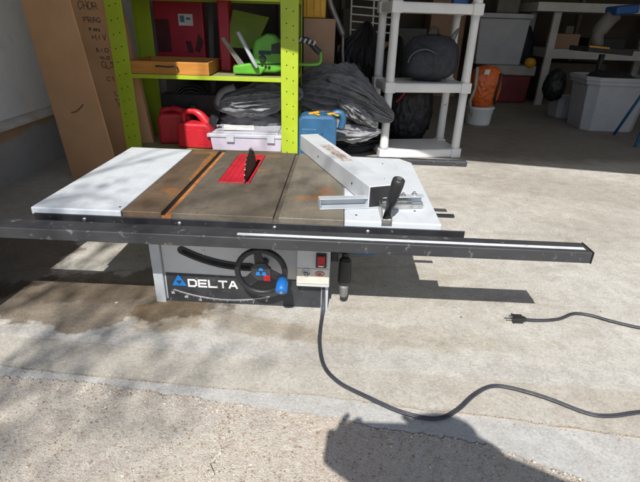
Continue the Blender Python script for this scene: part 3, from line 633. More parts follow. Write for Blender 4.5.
# ---------------------------------------------------------------- lime green rack
rack=thing('metal_rack',(-.72,3.1,0),'lime green steel rack with perforated corner posts and crowded shelves','storage rack')
def post(x,y,sx,sy,w=.10,z1=1.75):
    bm=B();box(bm,(min(x,x+sx*w),min(y,y+sy*.004),.003),(max(x,x+sx*w),max(y,y+sy*.004),z1))
    box(bm,(min(x,x+sx*.004),min(y+sy*.004,y+sy*.06),.003),(max(x,x+sx*.004),max(y+sy*.004,y+sy*.06),z1))
    p=build('post',bm,M['lime'],rack,bevel=.0015)
    if sy<0:return
    z=.12
    while z<1.08:
        for k in (.28,.66):
            xx=x+sx*w*k;bm=B();cyl(bm,(xx,y-.0004,z+.012*(k>.5)),(xx,y-.0016,z+.012*(k>.5)),.0036,seg=8);build('bolt_hole',bm,M['hole'],p)
        z+=.075
post(-1.265,2.90,1,1);post(-.162,2.90,-1,1,.103);post(-1.265,3.36,1,-1);post(-.162,3.36,-1,-1)
for z in (.10,.558,.99,1.45):
    bm=B();zt=z+.024
    box(bm,(-1.259,2.906,z),(-.168,2.9095,zt));box(bm,(-1.259,3.3505,z),(-.168,3.354,zt));box(bm,(-1.2585,2.91,z+.001),(-1.2555,3.35,zt));box(bm,(-.1715,2.91,z+.001),(-.1685,3.35,zt))
    f=build('shelf',bm,M['lime'],rack,bevel=.001)
    bm=B();box(bm,(-1.255,2.91,z+.012),(-.172,3.35,zt-.002));build('deck',bm,pm('pale particle board',(.30,.31,.14),(.23,.24,.10),10,.75),f)
SH=.582;LOW=.124
# drawer on the middle shelf
dr=thing('wooden_drawer',(-.96,3.0,SH),'shallow orange wood drawer with a dark bow handle lying on the green shelf','drawer')
D0=Matrix.Rotation(.03,3,'Z')
bm=B();obox(bm,(-.95,2.925,SH+.037),(.50,.018,.072));build('front_panel',bm,M['drawer_wood'],dr,bevel=.002)
bm=B();obox(bm,(-1.19,3.125,SH+.037),(.012,.38,.07));obox(bm,(-.71,3.125,SH+.037),(.012,.38,.07),(0,0,0));obox(bm,(-.955,3.321,SH+.037),(.482,.012,.07));build('side_panel',bm,M['drawer_wood'],dr,bevel=.001)
bm=B();obox(bm,(-.95,3.125,SH+.008),(.465,.378,.008));build('bottom_panel',bm,M['drawer_in'],dr)
bm=B();tube(bm,crom([(-1.01,2.915,SH+.046),(-1.01,2.893,SH+.048),(-.99,2.886,SH+.050),(-.94,2.884,SH+.047),(-.90,2.886,SH+.050),(-.885,2.893,SH+.046),(-.885,2.915,SH+.030)],6),.0045,8);build('bow_handle',bm,M['black_steel'],dr,smooth=True)
# red moulded cases standing behind the drawer
cs=thing('tool_case',(-.98,3.29,SH),'dark red moulded case with a small sticker standing upright behind the drawer','tool case')
bm=B();box(bm,(-1.15,3.365,SH+.0),(-.82,3.43,SH+.43));cbody=build('body',bm,M['maroon'],cs,bevel=.012,seg=3)
bm=B();box(bm,(-1.145,3.3590,SH+.10),(-1.05,3.3645,SH+.30));build('recess',bm,pm('shaded maroon',(.08,.006,.012)),cs,bevel=.002)  # raised dark plates, shade of the moulded recesses put into the colour
bm=B();prism(bm,[(-.935,3.3590,SH+.10),(-.90,3.3590,SH+.10),(-.915,3.3590,SH+.17),(-.95,3.3590,SH+.17)],(0,.005,0));build('recess',bm,pm('shaded maroon',(.08,.006,.012)),cs,bevel=.002);bm=B();prism(bm,[(-.86,3.3590,SH+.10),(-.89,3.3590,SH+.11),(-.86,3.3590,SH+.22),(-.83,3.3590,SH+.17)],(0,.005,0));build('recess',bm,pm('shaded maroon',(.08,.006,.012)),cs,bevel=.002)
bm=B();box(bm,(-.985,3.35905,SH+.265),(-.89,3.3642,SH+.335));st=build('sticker',bm,M['paper'],cs)
bm=B();box(bm,(-.975,3.3585,SH+.285),(-.945,3.35902,SH+.325));box(bm,(-.935,3.3585,SH+.30),(-.905,3.35902,SH+.315));build('print',bm,pm('blue sticker print',(.10,.25,.42)),st)
c2=thing('tool_case',(-.70,3.28,SH),'slim dark red case standing between the grey pipe and the chainsaw','tool case')
bm=B();box(bm,(-.69,3.20,SH),(-.62,3.335,SH+.42));build('body',bm,M['maroon'],c2,bevel=.01,seg=3)
bm=B();box(bm,(-.6195,3.255,SH),(-.45,3.33,SH+.045));build('tray',bm,M['maroon'],c2,bevel=.004)
bm=B();cyl(bm,(-.800,3.395,.10),(-.775,3.395,1.08),.020);tag(build('pipe',bm,pm('dull grey pipe',(.14,.14,.15)),smooth=True,loc=(-.8,3.395,.1)),'grey round pipe standing behind the green rack next to the red case','pipe')
# chainsaw
ch=thing('chainsaw',(-.38,3.06,SH),'bright green electric chainsaw lying on the green shelf by the right post','chainsaw')
bm=B();prism(bm,[(-.46,3.0,SH+.02),(-.31,3.0,SH+.02),(-.20,3.0,SH+.05),(-.20,3.0,SH+.19),(-.29,3.0,SH+.205),(-.31,3.0,SH+.235),(-.36,3.0,SH+.24),(-.43,3.0,SH+.205),(-.445,3.0,SH+.17),(-.45,3.0,SH+.08)],(0,.11,0));body=build('body',bm,M['saw_green'],ch,bevel=.016,seg=3)
bm=B();prism(bm,[(-.57,2.99,SH+.006),(-.40,2.99,SH+.006),(-.36,2.99,SH+.05),(-.45,2.99,SH+.075),(-.57,2.99,SH+.055)],(0,.13,0));build('base_cover',bm,M['saw_green'],ch,bevel=.012,seg=3)
bm=B();obox(bm,(-.37,2.996,SH+.135),(.075,.006,.022));build('badge',bm,pm('dark badge',(.02,.04,.06)),body,bevel=.004)
bm=B()
for k in range(3): obox(bm,(-.39+.022*k,2.9965,SH+.055-.002*k),(.012,.005,.018),(0,.4,0))
build('vent',bm,M['hole'],body)
bm=B();cyl(bm,(-.385,3.0,SH+.10),(-.385,2.985,SH+.10),.022,.018);build('adjust_knob',bm,M['black_plastic'],body,bevel=.002)
bm=B();prism(bm,[(-.33,2.994,SH+.13),(-.21,2.994,SH+.13),(-.21,2.994,SH+.185),(-.29,2.994,SH+.195),(-.33,2.994,SH+.18)],(0,.006,0));build('side_panel',bm,pm('dark moulded panel',(.03,.05,.035)),body,bevel=.002)
bm=B();prism(bm,[(-.44,2.996,SH+.065),(-.20,2.996,SH+.072),(-.20,2.996,SH+.078),(-.44,2.996,SH+.071)],(0,.005,0));build('seam',bm,M['hole'],body)
bm=B();prism(bm,[(-.635,3.0,SH+.205),(-.615,3.0,SH+.215),(-.49,3.0,SH+.055),(-.52,3.0,SH+.035)],(0,.006,0));bar=build('guide_bar',bm,pm('dull bar steel',(.26,.27,.22),metal=.5),ch,bevel=.002)
bm=B();tube(bm,crom([(-.525,2.975,SH+.245),(-.50,2.972,SH+.20),(-.44,2.968,SH+.09),(-.415,2.968,SH+.05)],5),[.019]*3+[.0215]*10+[.019]*3,12,flat=.55);build('hand_guard',bm,pm('pale grey handle plastic',(.50,.53,.56)),ch,smooth=True)
bm=B();tube(bm,crom([(-.20,3.05,SH+.20),(-.12,3.05,SH+.21),(-.06,3.05,SH+.16),(-.035,3.05,SH+.14)],6),.018,10);build('rear_handle',bm,M['black_plastic'],ch,smooth=True)
bm=B();tube(bm,crom([(-.035,3.05,SH+.155),(-.03,3.05,SH+.10),(-.05,3.05,SH+.075),(-.14,3.05,SH+.07),(-.20,3.05,SH+.075)],6),.009,8);build('handle_loop',bm,M['saw_green'],ch,smooth=True)
bm=B()
for k in range(4): obox(bm,(-.155+.028*k,3.03,SH+.213-.006*k),(.012,.012,.026),(0,.5,0))
build('grip_rib',bm,pm('light grey rib',(.45,.47,.48)),ch)
bm=B();prism(bm,[(-.655,3.2,SH+.15),(-.46,3.2,SH+.14),(-.37,3.26,SH+.33),(-.60,3.26,SH+.37)],(0,.012,0));tag(build('board',bm,M['olive'],loc=(-.5,3.2,SH),bevel=.002),'olive green flat board leaning behind the chainsaw','board')
# petrol cans
def can(name,x,y,w,h,label,rot,flip=1,hh=1.0):
    c=thing(name,(x,y,LOW),label,'fuel can','red fuel cans on the bottom shelf')
    Mz=Matrix.Rotation(rot,3,'Z');L=lambda a,b,c_: V((x,y,LOW))+Mz@V((a*flip,b,c_))
    bm=B();P=[(-w/2,0),(w/2,0),(w/2,h*.55),(w*.38,h*.66),(-w*.36,h*.66),(-w/2,h*.60)]
    prism(bm,[L(a,-.075,c_) for a,c_ in P],Mz@V((0,.15,0)));b=build('body',bm,M['red_can'],c,bevel=.018,seg=4,smooth=False)
    bm=B();tube(bm,crom([L(-w*.38,0,h*.60),L(-w*.36,0,h*.60+h*.26*hh),L(-w*.1,0,h*.62+h*.30*hh),L(w*.12,0,h*.62+h*.22*hh),L(w*.34,0,h*.60)],6),[.018]*13+[.020+.0012*k for k in range(12)],10);build('handle',bm,M['red_can'],b,smooth=True)
    for sx_ in (-.26,.26):
        bm=B();prism(bm,[L(a,-.0765,c_) for a,c_ in ((sx_*w-.035,h*.12),(sx_*w+.035,h*.12),(sx_*w+.035,h*.5),(sx_*w-.035,h*.5))],Mz@V((0,.004,0)));build('moulded_panel',bm,M['red_can'],b,bevel=.003)
    bm=B();cyl(bm,L(w*.42,0,h*.60),L(w*.55,0,h*.82),.028,.026);build('cap',bm,M['black_plastic'],c,bevel=.003)
can('fuel_can',-1.0,3.13,.22,.30,'red plastic fuel can at the back left, mostly behind the other red can',.15,1,.35)
can('fuel_can',-.83,3.02,.23,.245,'brighter red plastic fuel can in front, next to the clear tote',-.1)
# tote
tt=thing('storage_tote',(-.50,3.03,.124),'milky clear storage tote with a sheet of paper on its lid','storage tote')
bm=B();prism(bm,[(-.715,2.925,LOW),(-.27,2.925,LOW),(-.262,2.918,LOW+.085),(-.725,2.918,LOW+.085)],(0,.27,0));build('tub',bm,M['clear'],tt,bevel=.006,seg=3)
bm=B();box(bm,(-.745,2.912,LOW+.0855),(-.255,3.205,LOW+.11));ld=build('lid',bm,M['clear_lid'],tt,bevel=.007,seg=3)
bm=B();box(bm,(-.71,2.94,LOW+.1103),(-.29,3.18,LOW+.118));build('lid_panel',bm,M['clear_lid'],ld,bevel=.003)
for x in (-.62,-.36):
    bm=B();box(bm,(x,2.905,LOW+.06),(x+.05,2.9115,LOW+.112));build('latch',bm,M['clear_lid'],tt,bevel=.003)
bm=B();obox(bm,(-.56,3.05,LOW+.124),(.20,.15,.0015),(0,.02,.15));tag(build('paper_sheet',bm,M['paper'],loc=(-.56,3.05,LOW+.12)),'white paper sheet lying on the lid of the clear tote','paper')
# bundle of grey tarp on the bottom shelf, hoses and dark clutter
tag(build('tarp_bundle',gathered((-.72,3.14,.38),(-.16,3.20,.45),.12,.10,3,7,.7,.2,.0),M['grey_tarp'],smooth=True,loc=(-.44,3.2,.35)),'crumpled light grey tarp stuffed under the middle shelf','tarp')
tag(build('cloth_bag',lump((-.50,3.25,.26),(.22,.10,.10),.03,6,8,4,zmin=LOW),M['dark_tarp'],smooth=True,loc=(-.5,3.3,.3)),'dark cloth bag slumped behind the clear tote','bag')
bm=B();tube(bm,crom([(-.66,3.12,.36),(-.70,3.10,.40),(-.66,3.08,.47),(-.58,3.08,.50)],6),.022,10);tag(build('hose',bm,M['grey_tarp'],smooth=True,loc=(-.66,3.1,.36)),'short bent grey hose end poking out beside the grey tarp','hose')
bm=B()
for k in range(3): torus(bm,(-.92,3.26,.34+.01*k),.10+.012*k,.009,(.1,-1,.15*k),36,8)
tag(build('cable_coil',bm,M['black_plastic'],smooth=True,loc=(-.92,3.26,.25)),'coil of black cable in the dark behind the fuel cans','cable')
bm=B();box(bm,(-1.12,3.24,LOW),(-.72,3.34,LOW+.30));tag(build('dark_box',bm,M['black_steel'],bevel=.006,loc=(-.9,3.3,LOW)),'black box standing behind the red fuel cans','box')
# blue jerry case in front of rack's right
jc=thing('blue_case',(-.03,3.0,.003),'steel blue plastic case with two yellow latches beside the green rack','plastic case')
bm=B();prism(bm,[(-.165,2.93,.003),(.085,2.93,.003),(.085,2.93,.335),(.055,2.93,.362),(-.135,2.93,.362),(-.165,2.93,.335)],(0,.16,0));b=build('body',bm,M['jerry'],jc,bevel=.02,seg=3)
bm=B();box(bm,(-.015,2.924,.25),(.0,2.9298,.345));box(bm,(-.14,2.922,.05),(-.04,2.929,.28));build('rib',bm,M['jerry'],jc,bevel=.003)
bm=B();tube(bm,crom([(.06,3.01,.335),(.07,3.01,.365),(.11,3.01,.365),(.125,3.01,.33),(.115,3.01,.27)],6),.022,10);build('carry_handle',bm,M['jerry'],jc,smooth=True)
for x in (-.065,.055):
    bm=B();obox(bm,(x,3.0,.367),(.07,.03,.012),(0,-.15,.3));obox(bm,(x+.02,2.96,.366),(.02,.06,.010),(0,0,.5));build('latch',bm,M['yellow'],jc,bevel=.004)
# piled tarps between the racks
tpile=tag(build('tarp_pile',gathered((-.22,3.50,.44),(.475,3.26,.30),.23,.20,21,8,.38,.17,-.06),M['dark_tarp'],smooth=True,loc=(.14,3.4,.2)),'big charcoal tarp piled between the blue case and the white shelf','tarp')
build('fold',gathered((.02,3.24,.56),(.43,3.24,.36),.10,.055,61,4,.45,.26,-.03),M['dark_tarp'],tpile,smooth=True)
build('fold',gathered((-.17,3.36,.53),(.22,3.42,.585),.12,.05,64,4,.5,.26,-.02),M['dark_tarp'],tpile,smooth=True)
build('fold',gathered((.10,3.20,.42),(.36,3.22,.25),.09,.05,67,4,.5,.26,.0),M['dark_tarp'],tpile,smooth=True)
tag(build('tarp_bundle',gathered((-.02,3.24,.24),(.40,3.26,.21),.09,.075,33,5,.5,.18,.03),M['grey_tarp'],smooth=True,loc=(.2,3.3,.15)),'pale grey tarp fold drooping below the charcoal tarp pile','tarp')
tag(build('tarp_bundle',gathered((-.20,3.36,.46),(.03,3.34,.50),.06,.045,14,4,.6,.15,0),M['grey_tarp'],smooth=True,loc=(-.06,3.4,.4)),'small grey folded tarp resting on top behind the rack post','tarp')
tag(build('cloth_heap',gathered((-.20,3.5,.12),(.44,3.48,.10),.17,.13,41,6,.6,.15,0,floor=.004),M['black_bag'],smooth=True,loc=(.12,3.5,0)),'black cloth heap holding up the tarp pile','cloth')
# brown box, yellow crate, trash bags, rack
bm=B();box(bm,(-.16,3.52,.003),(.062,3.85,.915));bx=tag(build('cardboard_box',bm,M['card_dark'],bevel=.004,loc=(-.05,3.6,0)),'tall brown cardboard box standing behind the green rack post','cardboard box')
yc=thing('yellow_crate',(-.09,3.6,.917),'yellow ribbed plastic crate on top of the tall brown box','crate')
bm=B();box(bm,(-.165,3.55,.917),(-.01,3.8,1.15));build('shell',bm,M['yellow'],yc,bevel=.008)
bm=B()
for x in (-.14,-.09,-.045): box(bm,(x,3.543,.93),(x+.012,3.5495,1.14))
build('rib',bm,M['yellow'],yc,bevel=.002)
bm=B();tube(bm,crom([(0,3.8,1.10),(.03,3.8,1.0),(.10,3.8,.86),(.125,3.8,.80),(.13,3.8,.68),(.15,3.8,.52)],6),[.022]*18+[.012]*13,10);tag(build('metal_tube',bm,pm('dull bent steel tube',(.30,.29,.30),metal=.6,rough=.4),smooth=True,loc=(.1,3.8,.5)),'thin bent steel tube leaning between the brown box and the black bags','tube')
tag(build('trash_bag',gathered((.28,4.0,.36),(.32,3.98,.90),.20,.24,51,9,.3,.13,0),M['black_bag'],smooth=True,loc=(.3,4,.3)),'black plastic bag heaped high behind the charcoal tarp pile','trash bag')
tag(build('trash_bag',gathered((.52,4.14,.26),(.60,4.12,.80),.15,.19,57,8,.35,.13,0),M['black_bag'],smooth=True,loc=(.55,4.1,.25)),'black plastic bag sagging behind the left post of the white shelf','trash bag')
tag(build('trash_bag',lump((.40,4.05,.19),(.34,.16,.19),.05,6,61,5,zmin=.004),M['black_bag'],smooth=True,loc=(.4,4.05,0)),'black plastic bag at the bottom of the dark heap on the floor','trash bag')
wr=thing('wire_rack',(.37,4.35,.75),'small white wire rack with thin rungs behind the black bags','wire rack')
bm=B()
for x in (.21,.40,.56): cyl(bm,(x,4.35,.72),(x-.01,4.35,1.30),.007,seg=8)
build('upright',bm,M['white_plastic'],wr)
bm=B()
for z in (.82,.885,.94,1.0,1.06,1.12,1.2): cyl(bm,(.20,4.342,z+.02),(.57,4.342,z),.006,seg=8)
build('rung',bm,M['white_plastic'],wr)
bm=B();box(bm,(.18,4.40,.004),(.60,4.75,.74));tag(build('dark_box',bm,M['card_dark'],bevel=.005,loc=(.4,4.5,0)),'dark brown box under the white wire rack','box')
# ---------------------------------------------------------------- white plastic shelf
ws=thing('plastic_shelf',(.74,3.5,0),'white plastic shelving unit with round posts and open tiers','shelving unit')
WA=V((.425,3.285,0));wu=V((.595,.10,0));wl=wu.length;wu.normalize();wv=V((-wu.y,wu.x,0))
def WB(bm,a,b,c,d,e,f):
    q=lambda x,y,z:WA+wu*x+wv*y+UZ*z
    hexa(bm,[q(a,c,e),q(b,c,e),q(b,d,e),q(a,d,e),q(a,c,f),q(b,c,f),q(b,d,f),q(a,d,f)])
for z in (.004,.468,.965,1.42):
    bm=B();WB(bm,0,wl,0,.35,z,z+.062);sh=build('shelf',bm,M['white_plastic'],ws,bevel=.010,seg=3)
    bm=B();WB(bm,.02,wl-.02,-.0015,-.0002,z+.012,z+.050);build('edge_panel',bm,M['white_plastic'],sh,bevel=.0005)
    for a in (.025,wl-.025):
        for b in (.025,.325):
            bm=B();WB(bm,a-.038,a+.038,b-.036,b+.036,z-.004 if z>.1 else .003,z+.068);build('corner_socket',bm,M['white_plastic'],sh,bevel=.008,seg=3)
for a in (.025,wl-.025):
    for b in (.025,.325):
        for z0,z1 in ((.070,.465),(.536,.962),(1.033,1.417)):
            c=WA+wu*a+wv*b;bm=B();tube(bm,[c+UZ*z0,c+UZ*(z0+.03),c+UZ*(z1-.05),c+UZ*z1],[.034,.031,.028,.030],18);build('post',bm,M['white_plastic'],ws,smooth=True)
bp=thing('backpack',(.72,3.52,.53),'charcoal grey backpack slumped on the middle tier of the white shelf','backpack')
bd=build('bag',lump((.745,3.50,.685),(.185,.12,.15),.012,4.5,71,5,zmin=.534,rot=-.2,pw=2.7),M['pack'],bp,smooth=True)
build('top_flap',lump((.675,3.47,.655),(.11,.11,.10),.010,5,74,4,rot=-.1,pw=2.8),M['pack'],bp,smooth=True)
bm=B();tube(bm,crom([(.62,3.40,.80),(.68,3.385,.77),(.76,3.38,.73),(.84,3.40,.66),(.87,3.44,.60)],6),.008,8,flat=.5);tube(bm,crom([(.60,3.40,.68),(.68,3.375,.66),(.78,3.38,.64),(.86,3.42,.62)],6),.004,8);build('strap',bm,M['black_plastic'],bp,smooth=True)
bm=B();tube(bm,crom([(.70,3.46,.835),(.715,3.45,.875),(.76,3.45,.875),(.775,3.46,.835)],6),.008,8);build('top_loop',bm,M['black_plastic'],bp,smooth=True)
bm=B();tube(bm,[(.675+.105*math.cos(t_),3.372+.012*abs(math.cos(t_))**2,.655+.09*math.sin(t_)) for t_ in [PI*k/20 for k in range(0,21)]],.004,8);build('zip',bm,pm('dull zip grey',(.12,.12,.13)),bp,smooth=True)
tag(build('plastic_pouch',gathered((.86,3.57,.74),(.93,3.55,.88),.055,.02,77,4,.8,.12,0,nu=30,nv=80),pm('wrinkled clear film',(.36,.35,.32),(.22,.21,.2),18,.25,alpha=.8),smooth=True,loc=(.86,3.56,.77)),'wrinkled clear plastic pouch stuck behind the charcoal backpack','plastic pouch')
bb=build('duffel_bag',lump((.68,3.82,.26),(.17,.13,.25),.03,5,81,5,zmin=.004,pw=2.6),M['black_bag'],smooth=True,loc=(.68,3.8,0));tag(bb,'black upright duffel bag behind the lowest tier of the white shelf','duffel bag')
bm=B();tube(bm,crom([(.555,3.66,.35),(.60,3.655,.40),(.63,3.66,.46)],6),.006,8);tag(build('strap',bm,M['red_switch'],smooth=True,loc=(.6,3.66,.35)),'thin red strap hanging in front of the black duffel bag','strap')
bm=B();obox(bm,(.90,3.52,1.04),(.10,.08,.04));tag(build('blue_box',bm,M['blue_tool'],bevel=.008,loc=(.9,3.5,1.024)),'small bright blue box on the upper tier of the white shelf','box')
# orange blower on a bucket
bk=thing('bucket',(1.56,4.72,.003),'white plastic bucket with faded print under the orange jacket','bucket')
bm=B();n=32
tube(bm,[(1.56,4.72,.003),(1.56,4.72,.02),(1.56,4.72,.155),(1.56,4.72,.165),(1.56,4.72,.175)],[.112,.118,.132,.142,.140],n);build('pail',bm,M['white_plastic'],bk,smooth=True)
bm=B();torus(bm,(1.56,4.62,.12),.10,.003,(0,1,.5),24,6,0,PI);build('bail',bm,M['zinc'],bk)
ob=thing('orange_jacket',(1.55,4.7,.18),'orange padded work jacket draped over the white bucket','jacket')
jb=build('jacket_body',lump((1.56,4.70,.36),(.135,.11,.18),.020,6,91,5,pw=3.2),M['orange'],ob,smooth=True)
build('sleeve',lump((1.665,4.66,.36),(.032,.05,.14),.015,7,94,4),M['orange'],ob,smooth=True)
bm=B();obox(bm,(1.52,4.578,.51),(.05,.012,.045),(.3,0,.1));build('patch',bm,M['paper'],ob)
bm=B();tube(bm,crom([(1.66,4.59,.50),(1.655,4.57,.42),(1.64,4.575,.30),(1.65,4.59,.22)],6),.012,8);build('strap',bm,M['black_plastic'],ob,smooth=True)
bm=B();tube(bm,[(1.43,4.60,.55),(1.435,4.58,.36),(1.41,4.6,.24),(1.44,4.6,.13)],.016,8);tag(build('hose',bm,pm('pale ribbed hose',(.42,.42,.40)),smooth=True,loc=(1.43,4.6,.13)),'pale hose hanging left of the orange jacket','hose')
# coolers
cl=thing('cooler',(2.36,6.4,.003),'dark red picnic cooler with a dirty white lid on the floor at the back','cooler')
bm=B();prism(bm,[(2.07,6.22,.003),(2.62,6.22,.003),(2.65,6.22,.34),(2.05,6.22,.34)],(0,.36,0));build('tub',bm,pm('old dark red cooler shell',(.22,.03,.035),(.16,.025,.03),8,.5),cl,bevel=.02,seg=3)
bm=B();box(bm,(2.03,6.19,.341),(2.67,6.60,.46));build('lid',bm,pm('dirty white lid',(.42,.40,.37)),cl,bevel=.015,seg=3)
wb=thing('storage_bin',(2.2,6.4,.461),'pale blue grey storage bin with a flat lid on top of the red cooler','storage bin')
bm=B();prism(bm,[(1.90,6.22,.461),(2.46,6.22,.461),(2.49,6.22,.99),(1.87,6.22,.99)],(0,.34,0));build('tub',bm,M['grey_bin'],wb,bevel=.015,seg=3)
bm=B();box(bm,(1.85,6.19,.991),(2.51,6.59,1.045));build('lid',bm,M['grey_bin'],wb,bevel=.008)
bm=B();box(bm,(2.08,6.3,1.046),(2.35,6.55,1.25));tag(build('small_crate',bm,pm('grey green crate',(.14,.14,.12)),bevel=.01,loc=(2.2,6.4,1.046)),'grey green crate on the lid of the pale storage bin','crate')
tag(build('work_glove',lump((2.58,6.20,.50),(.06,.05,.055),.02,12,101,4),M['yellow'],smooth=True,loc=(2.6,6.2,.46)),'yellow work glove lying on the right corner of the red cooler','glove')
tag(build('cloth_heap',lump((2.66,6.75,.62),(.14,.12,.30),.04,5,103,4),pm('dark navy cloth',(.03,.035,.055)),smooth=True,loc=(2.66,6.7,.3)),'dark navy cloth heap hanging between the bin and the workbench leg','cloth')
# workbench
wk=thing('workbench',(3.1,6.3,0),'worn white workbench with a lower shelf along the back of the garage','workbench')
bm=B();box(bm,(2.45,6.0,1.075),(4.5,6.9,1.17));build('top',bm,M['bench_white'],wk,bevel=.003)
def beam(bm,a,b,w,t=.045):
    a,b=V(a),V(b);hexa(bm,[a+V((-w/2,-t/2,0)),a+V((w/2,-t/2,0)),a+V((w/2,t/2,0)),a+V((-w/2,t/2,0)),b+V((-w/2,-t/2,0)),b+V((w/2,-t/2,0)),b+V((w/2,t/2,0)),b+V((-w/2,t/2,0))])
for x,y in ((2.74,6.1),(4.3,6.1),(2.74,6.82),(4.3,6.82)):
    bm=B();beam(bm,(x,y,.004),(x,y,1.074),.085);build('leg',bm,M['bench_white'],wk,bevel=.003)
bm=B();box(bm,(2.785,6.13,.56),(4.25,6.78,.67));build('lower_shelf',bm,M['bench_white'],wk,bevel=.003)
for nm,lo,hi,mt,lab in (('dark_box',(2.85,6.25,.672),(3.15,6.5,.84),M['card_dark'],'brown box on the lower shelf of the workbench next to its leg'),('tool_box',(3.25,6.2,.672),(3.7,6.45,.80),M['black_plastic'],'black flat tool box on the lower shelf of the workbench'),('wood_block',(3.0,6.35,.842),(3.1,6.45,.93),M['timber'],'grey wood block on the brown box under the workbench')):
    bm=B();box(bm,lo,hi);tag(build(nm,bm,mt,bevel=.004,loc=((lo[0]+hi[0])/2,lo[1],lo[2])),lab,'tool box' if nm=='tool_box' else 'box' if nm=='dark_box' else 'block')
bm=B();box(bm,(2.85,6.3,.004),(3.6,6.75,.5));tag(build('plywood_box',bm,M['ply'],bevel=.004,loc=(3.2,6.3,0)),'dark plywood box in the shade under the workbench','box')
# bins at the right
def bin_(name,x,y,w,d,h,rot,label,cat='storage bin'):
    r=thing(name,(x,y,.003),label,cat);Mz=Matrix.Rotation(rot,3,'Z')
    def ring(sx,sy,z,c=.10):
        a,b=sx/2,sy/2;k=min(a,b)*c*2
        return [V((x,y,z))+Mz@V(p) for p in ((-a+k,-b,0),(a-k,-b,0),(a,-b+k,0),(a,b-k,0),(a-k,b,0),(-a+k,b,0),(-a,b-k,0),(-a,-b+k,0))]
    bm=B();prev=None
    rs=[ring(w*.82,d*.82,.003,.16),ring(w*.96,d*.96,h*.98,.16),ring(w*.90,d*.90,h*.98,.16),ring(w*.76,d*.76,.03,.16)]
    vs=[[bm.verts.new(p) for p in q] for q in rs]
    for a,b in zip(vs,vs[1:]):
        for k in range(8): bm.faces.new([a[k],a[(k+1)%8],b[(k+1)%8],b[k]])
    bm.faces.new(vs[0][::-1]);bm.faces.new(vs[-1]);build('tub',bm,M['grey_bin'],r,bevel=.004)
    bm=B();vs=[[bm.verts.new(p) for p in q] for q in (ring(w*.962,d*.962,h*.86,.16),ring(w*1.02,d*1.02,h*.86,.16),ring(w*1.02,d*1.02,h*.93,.16),ring(w*1.06,d*1.06,h*.93,.16),ring(w*1.06,d*1.06,h,.16),ring(w*.94,d*.94,h,.16),ring(w*.94,d*.94,h*.86,.16))]
    for a,b in zip(vs,vs[1:]):
        for k in range(8): bm.faces.new([a[k],a[(k+1)%8],b[(k+1)%8],b[k]])
    build('rim',bm,M['grey_bin'],r,bevel=.003);return r
bin_('storage_bin',2.80,4.74,.62,.52,.50,-.05,'large light grey storage bin with a wide rim standing open at the right')
bin_('storage_bin',2.72,5.32,.36,.30,.22,.1,'low light grey bin tucked behind the large open grey bin')
tag(build('cloth_heap',lump((2.80,4.76,.46),(.22,.18,.07),.03,7,111,4),M['black_bag'],smooth=True,loc=(2.72,4.7,.4)),'black bundle filling the large open grey bin','cloth')
tag(build('duffel_bag',lump((2.45,5.15,.36),(.10,.12,.16),.03,6,117,4),M['black_bag'],smooth=True,loc=(2.45,5.1,.2)),'small black bag squeezed behind the left side of the large grey bin','duffel bag')
# pile of tools above the bin
tl=thing('drill_press',(3.0,5.3,.003),'dark bench tool with a blue cover behind the large grey bin','bench tool')
bm=B();cyl(bm,(2.98,5.35,.003),(2.98,5.35,.66),.03);obox(bm,(2.98,5.35,.02),(.34,.3,.03));build('stand',bm,M['black_steel'],tl)
bm=B();obox(bm,(2.92,5.3,.70),(.50,.35,.05),(0,.06,.1));build('table_plate',bm,M['black_steel'],tl,bevel=.004)
bm=B();tube(bm,crom([(2.86,5.28,.74),(2.84,5.28,.86),(2.90,5.28,.98),(2.96,5.28,1.05)],5),[.06]*6+[.075]*10,14);build('neck',bm,pm('tan hose cover',(.20,.185,.165)),tl,smooth=True)
bm=B();obox(bm,(3.0,5.25,1.085),(.24,.2,.08),(0,-.12,.1));build('motor_cover',bm,M['blue_tool'],tl,bevel=.02,seg=3)
bm=B();obox(bm,(2.80,5.12,.735),(.22,.02,.016),(0,.06,.1));build('guide',bm,M['yellow'],tl)
bfm=thing('tool_stand',(2.62,3.95,.003),'slim blue tubular tool stand leg at the right edge by the grey bin','tool stand')
bm=B()
for P_ in ([(2.665,3.90,.006),(2.78,4.0,.50),(2.86,4.05,.85)],[(3.14,3.90,.006),(3.04,4.05,.85)],[(2.755,4.38,.006),(2.86,4.25,.52),(2.90,4.18,.85)],[(3.14,4.38,.006),(3.04,4.18,.85)]):
    b2=B();tube(b2,P_,.013,10);build('leg',b2,M['blue_frame'],bfm,smooth=True)
tube(bm,[(2.70,3.94,.18),(3.11,3.94,.18)],.011,10);build('cross_bar',bm,M['blue_frame'],bfm,smooth=True)
bm=B();obox(bm,(2.88,4.1,.868),(.34,.28,.03));build('top_plate',bm,M['blue_frame'],bfm,bevel=.004)
# far clutter along the back wall so that the darkness has depth
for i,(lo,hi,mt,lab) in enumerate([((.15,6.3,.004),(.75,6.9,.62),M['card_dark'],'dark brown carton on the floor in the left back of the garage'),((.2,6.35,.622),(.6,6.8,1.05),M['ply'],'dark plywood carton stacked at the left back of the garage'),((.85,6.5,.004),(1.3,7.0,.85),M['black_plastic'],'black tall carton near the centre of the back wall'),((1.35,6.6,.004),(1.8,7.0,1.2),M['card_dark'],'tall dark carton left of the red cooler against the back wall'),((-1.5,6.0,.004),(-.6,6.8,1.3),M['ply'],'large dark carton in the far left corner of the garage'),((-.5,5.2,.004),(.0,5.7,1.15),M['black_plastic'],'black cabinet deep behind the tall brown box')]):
    bm=B();box(bm,lo,hi);tag(build('carton',bm,mt,bevel=.006,loc=((lo[0]+hi[0])/2,(lo[1]+hi[1])/2,lo[2])),lab,'carton')
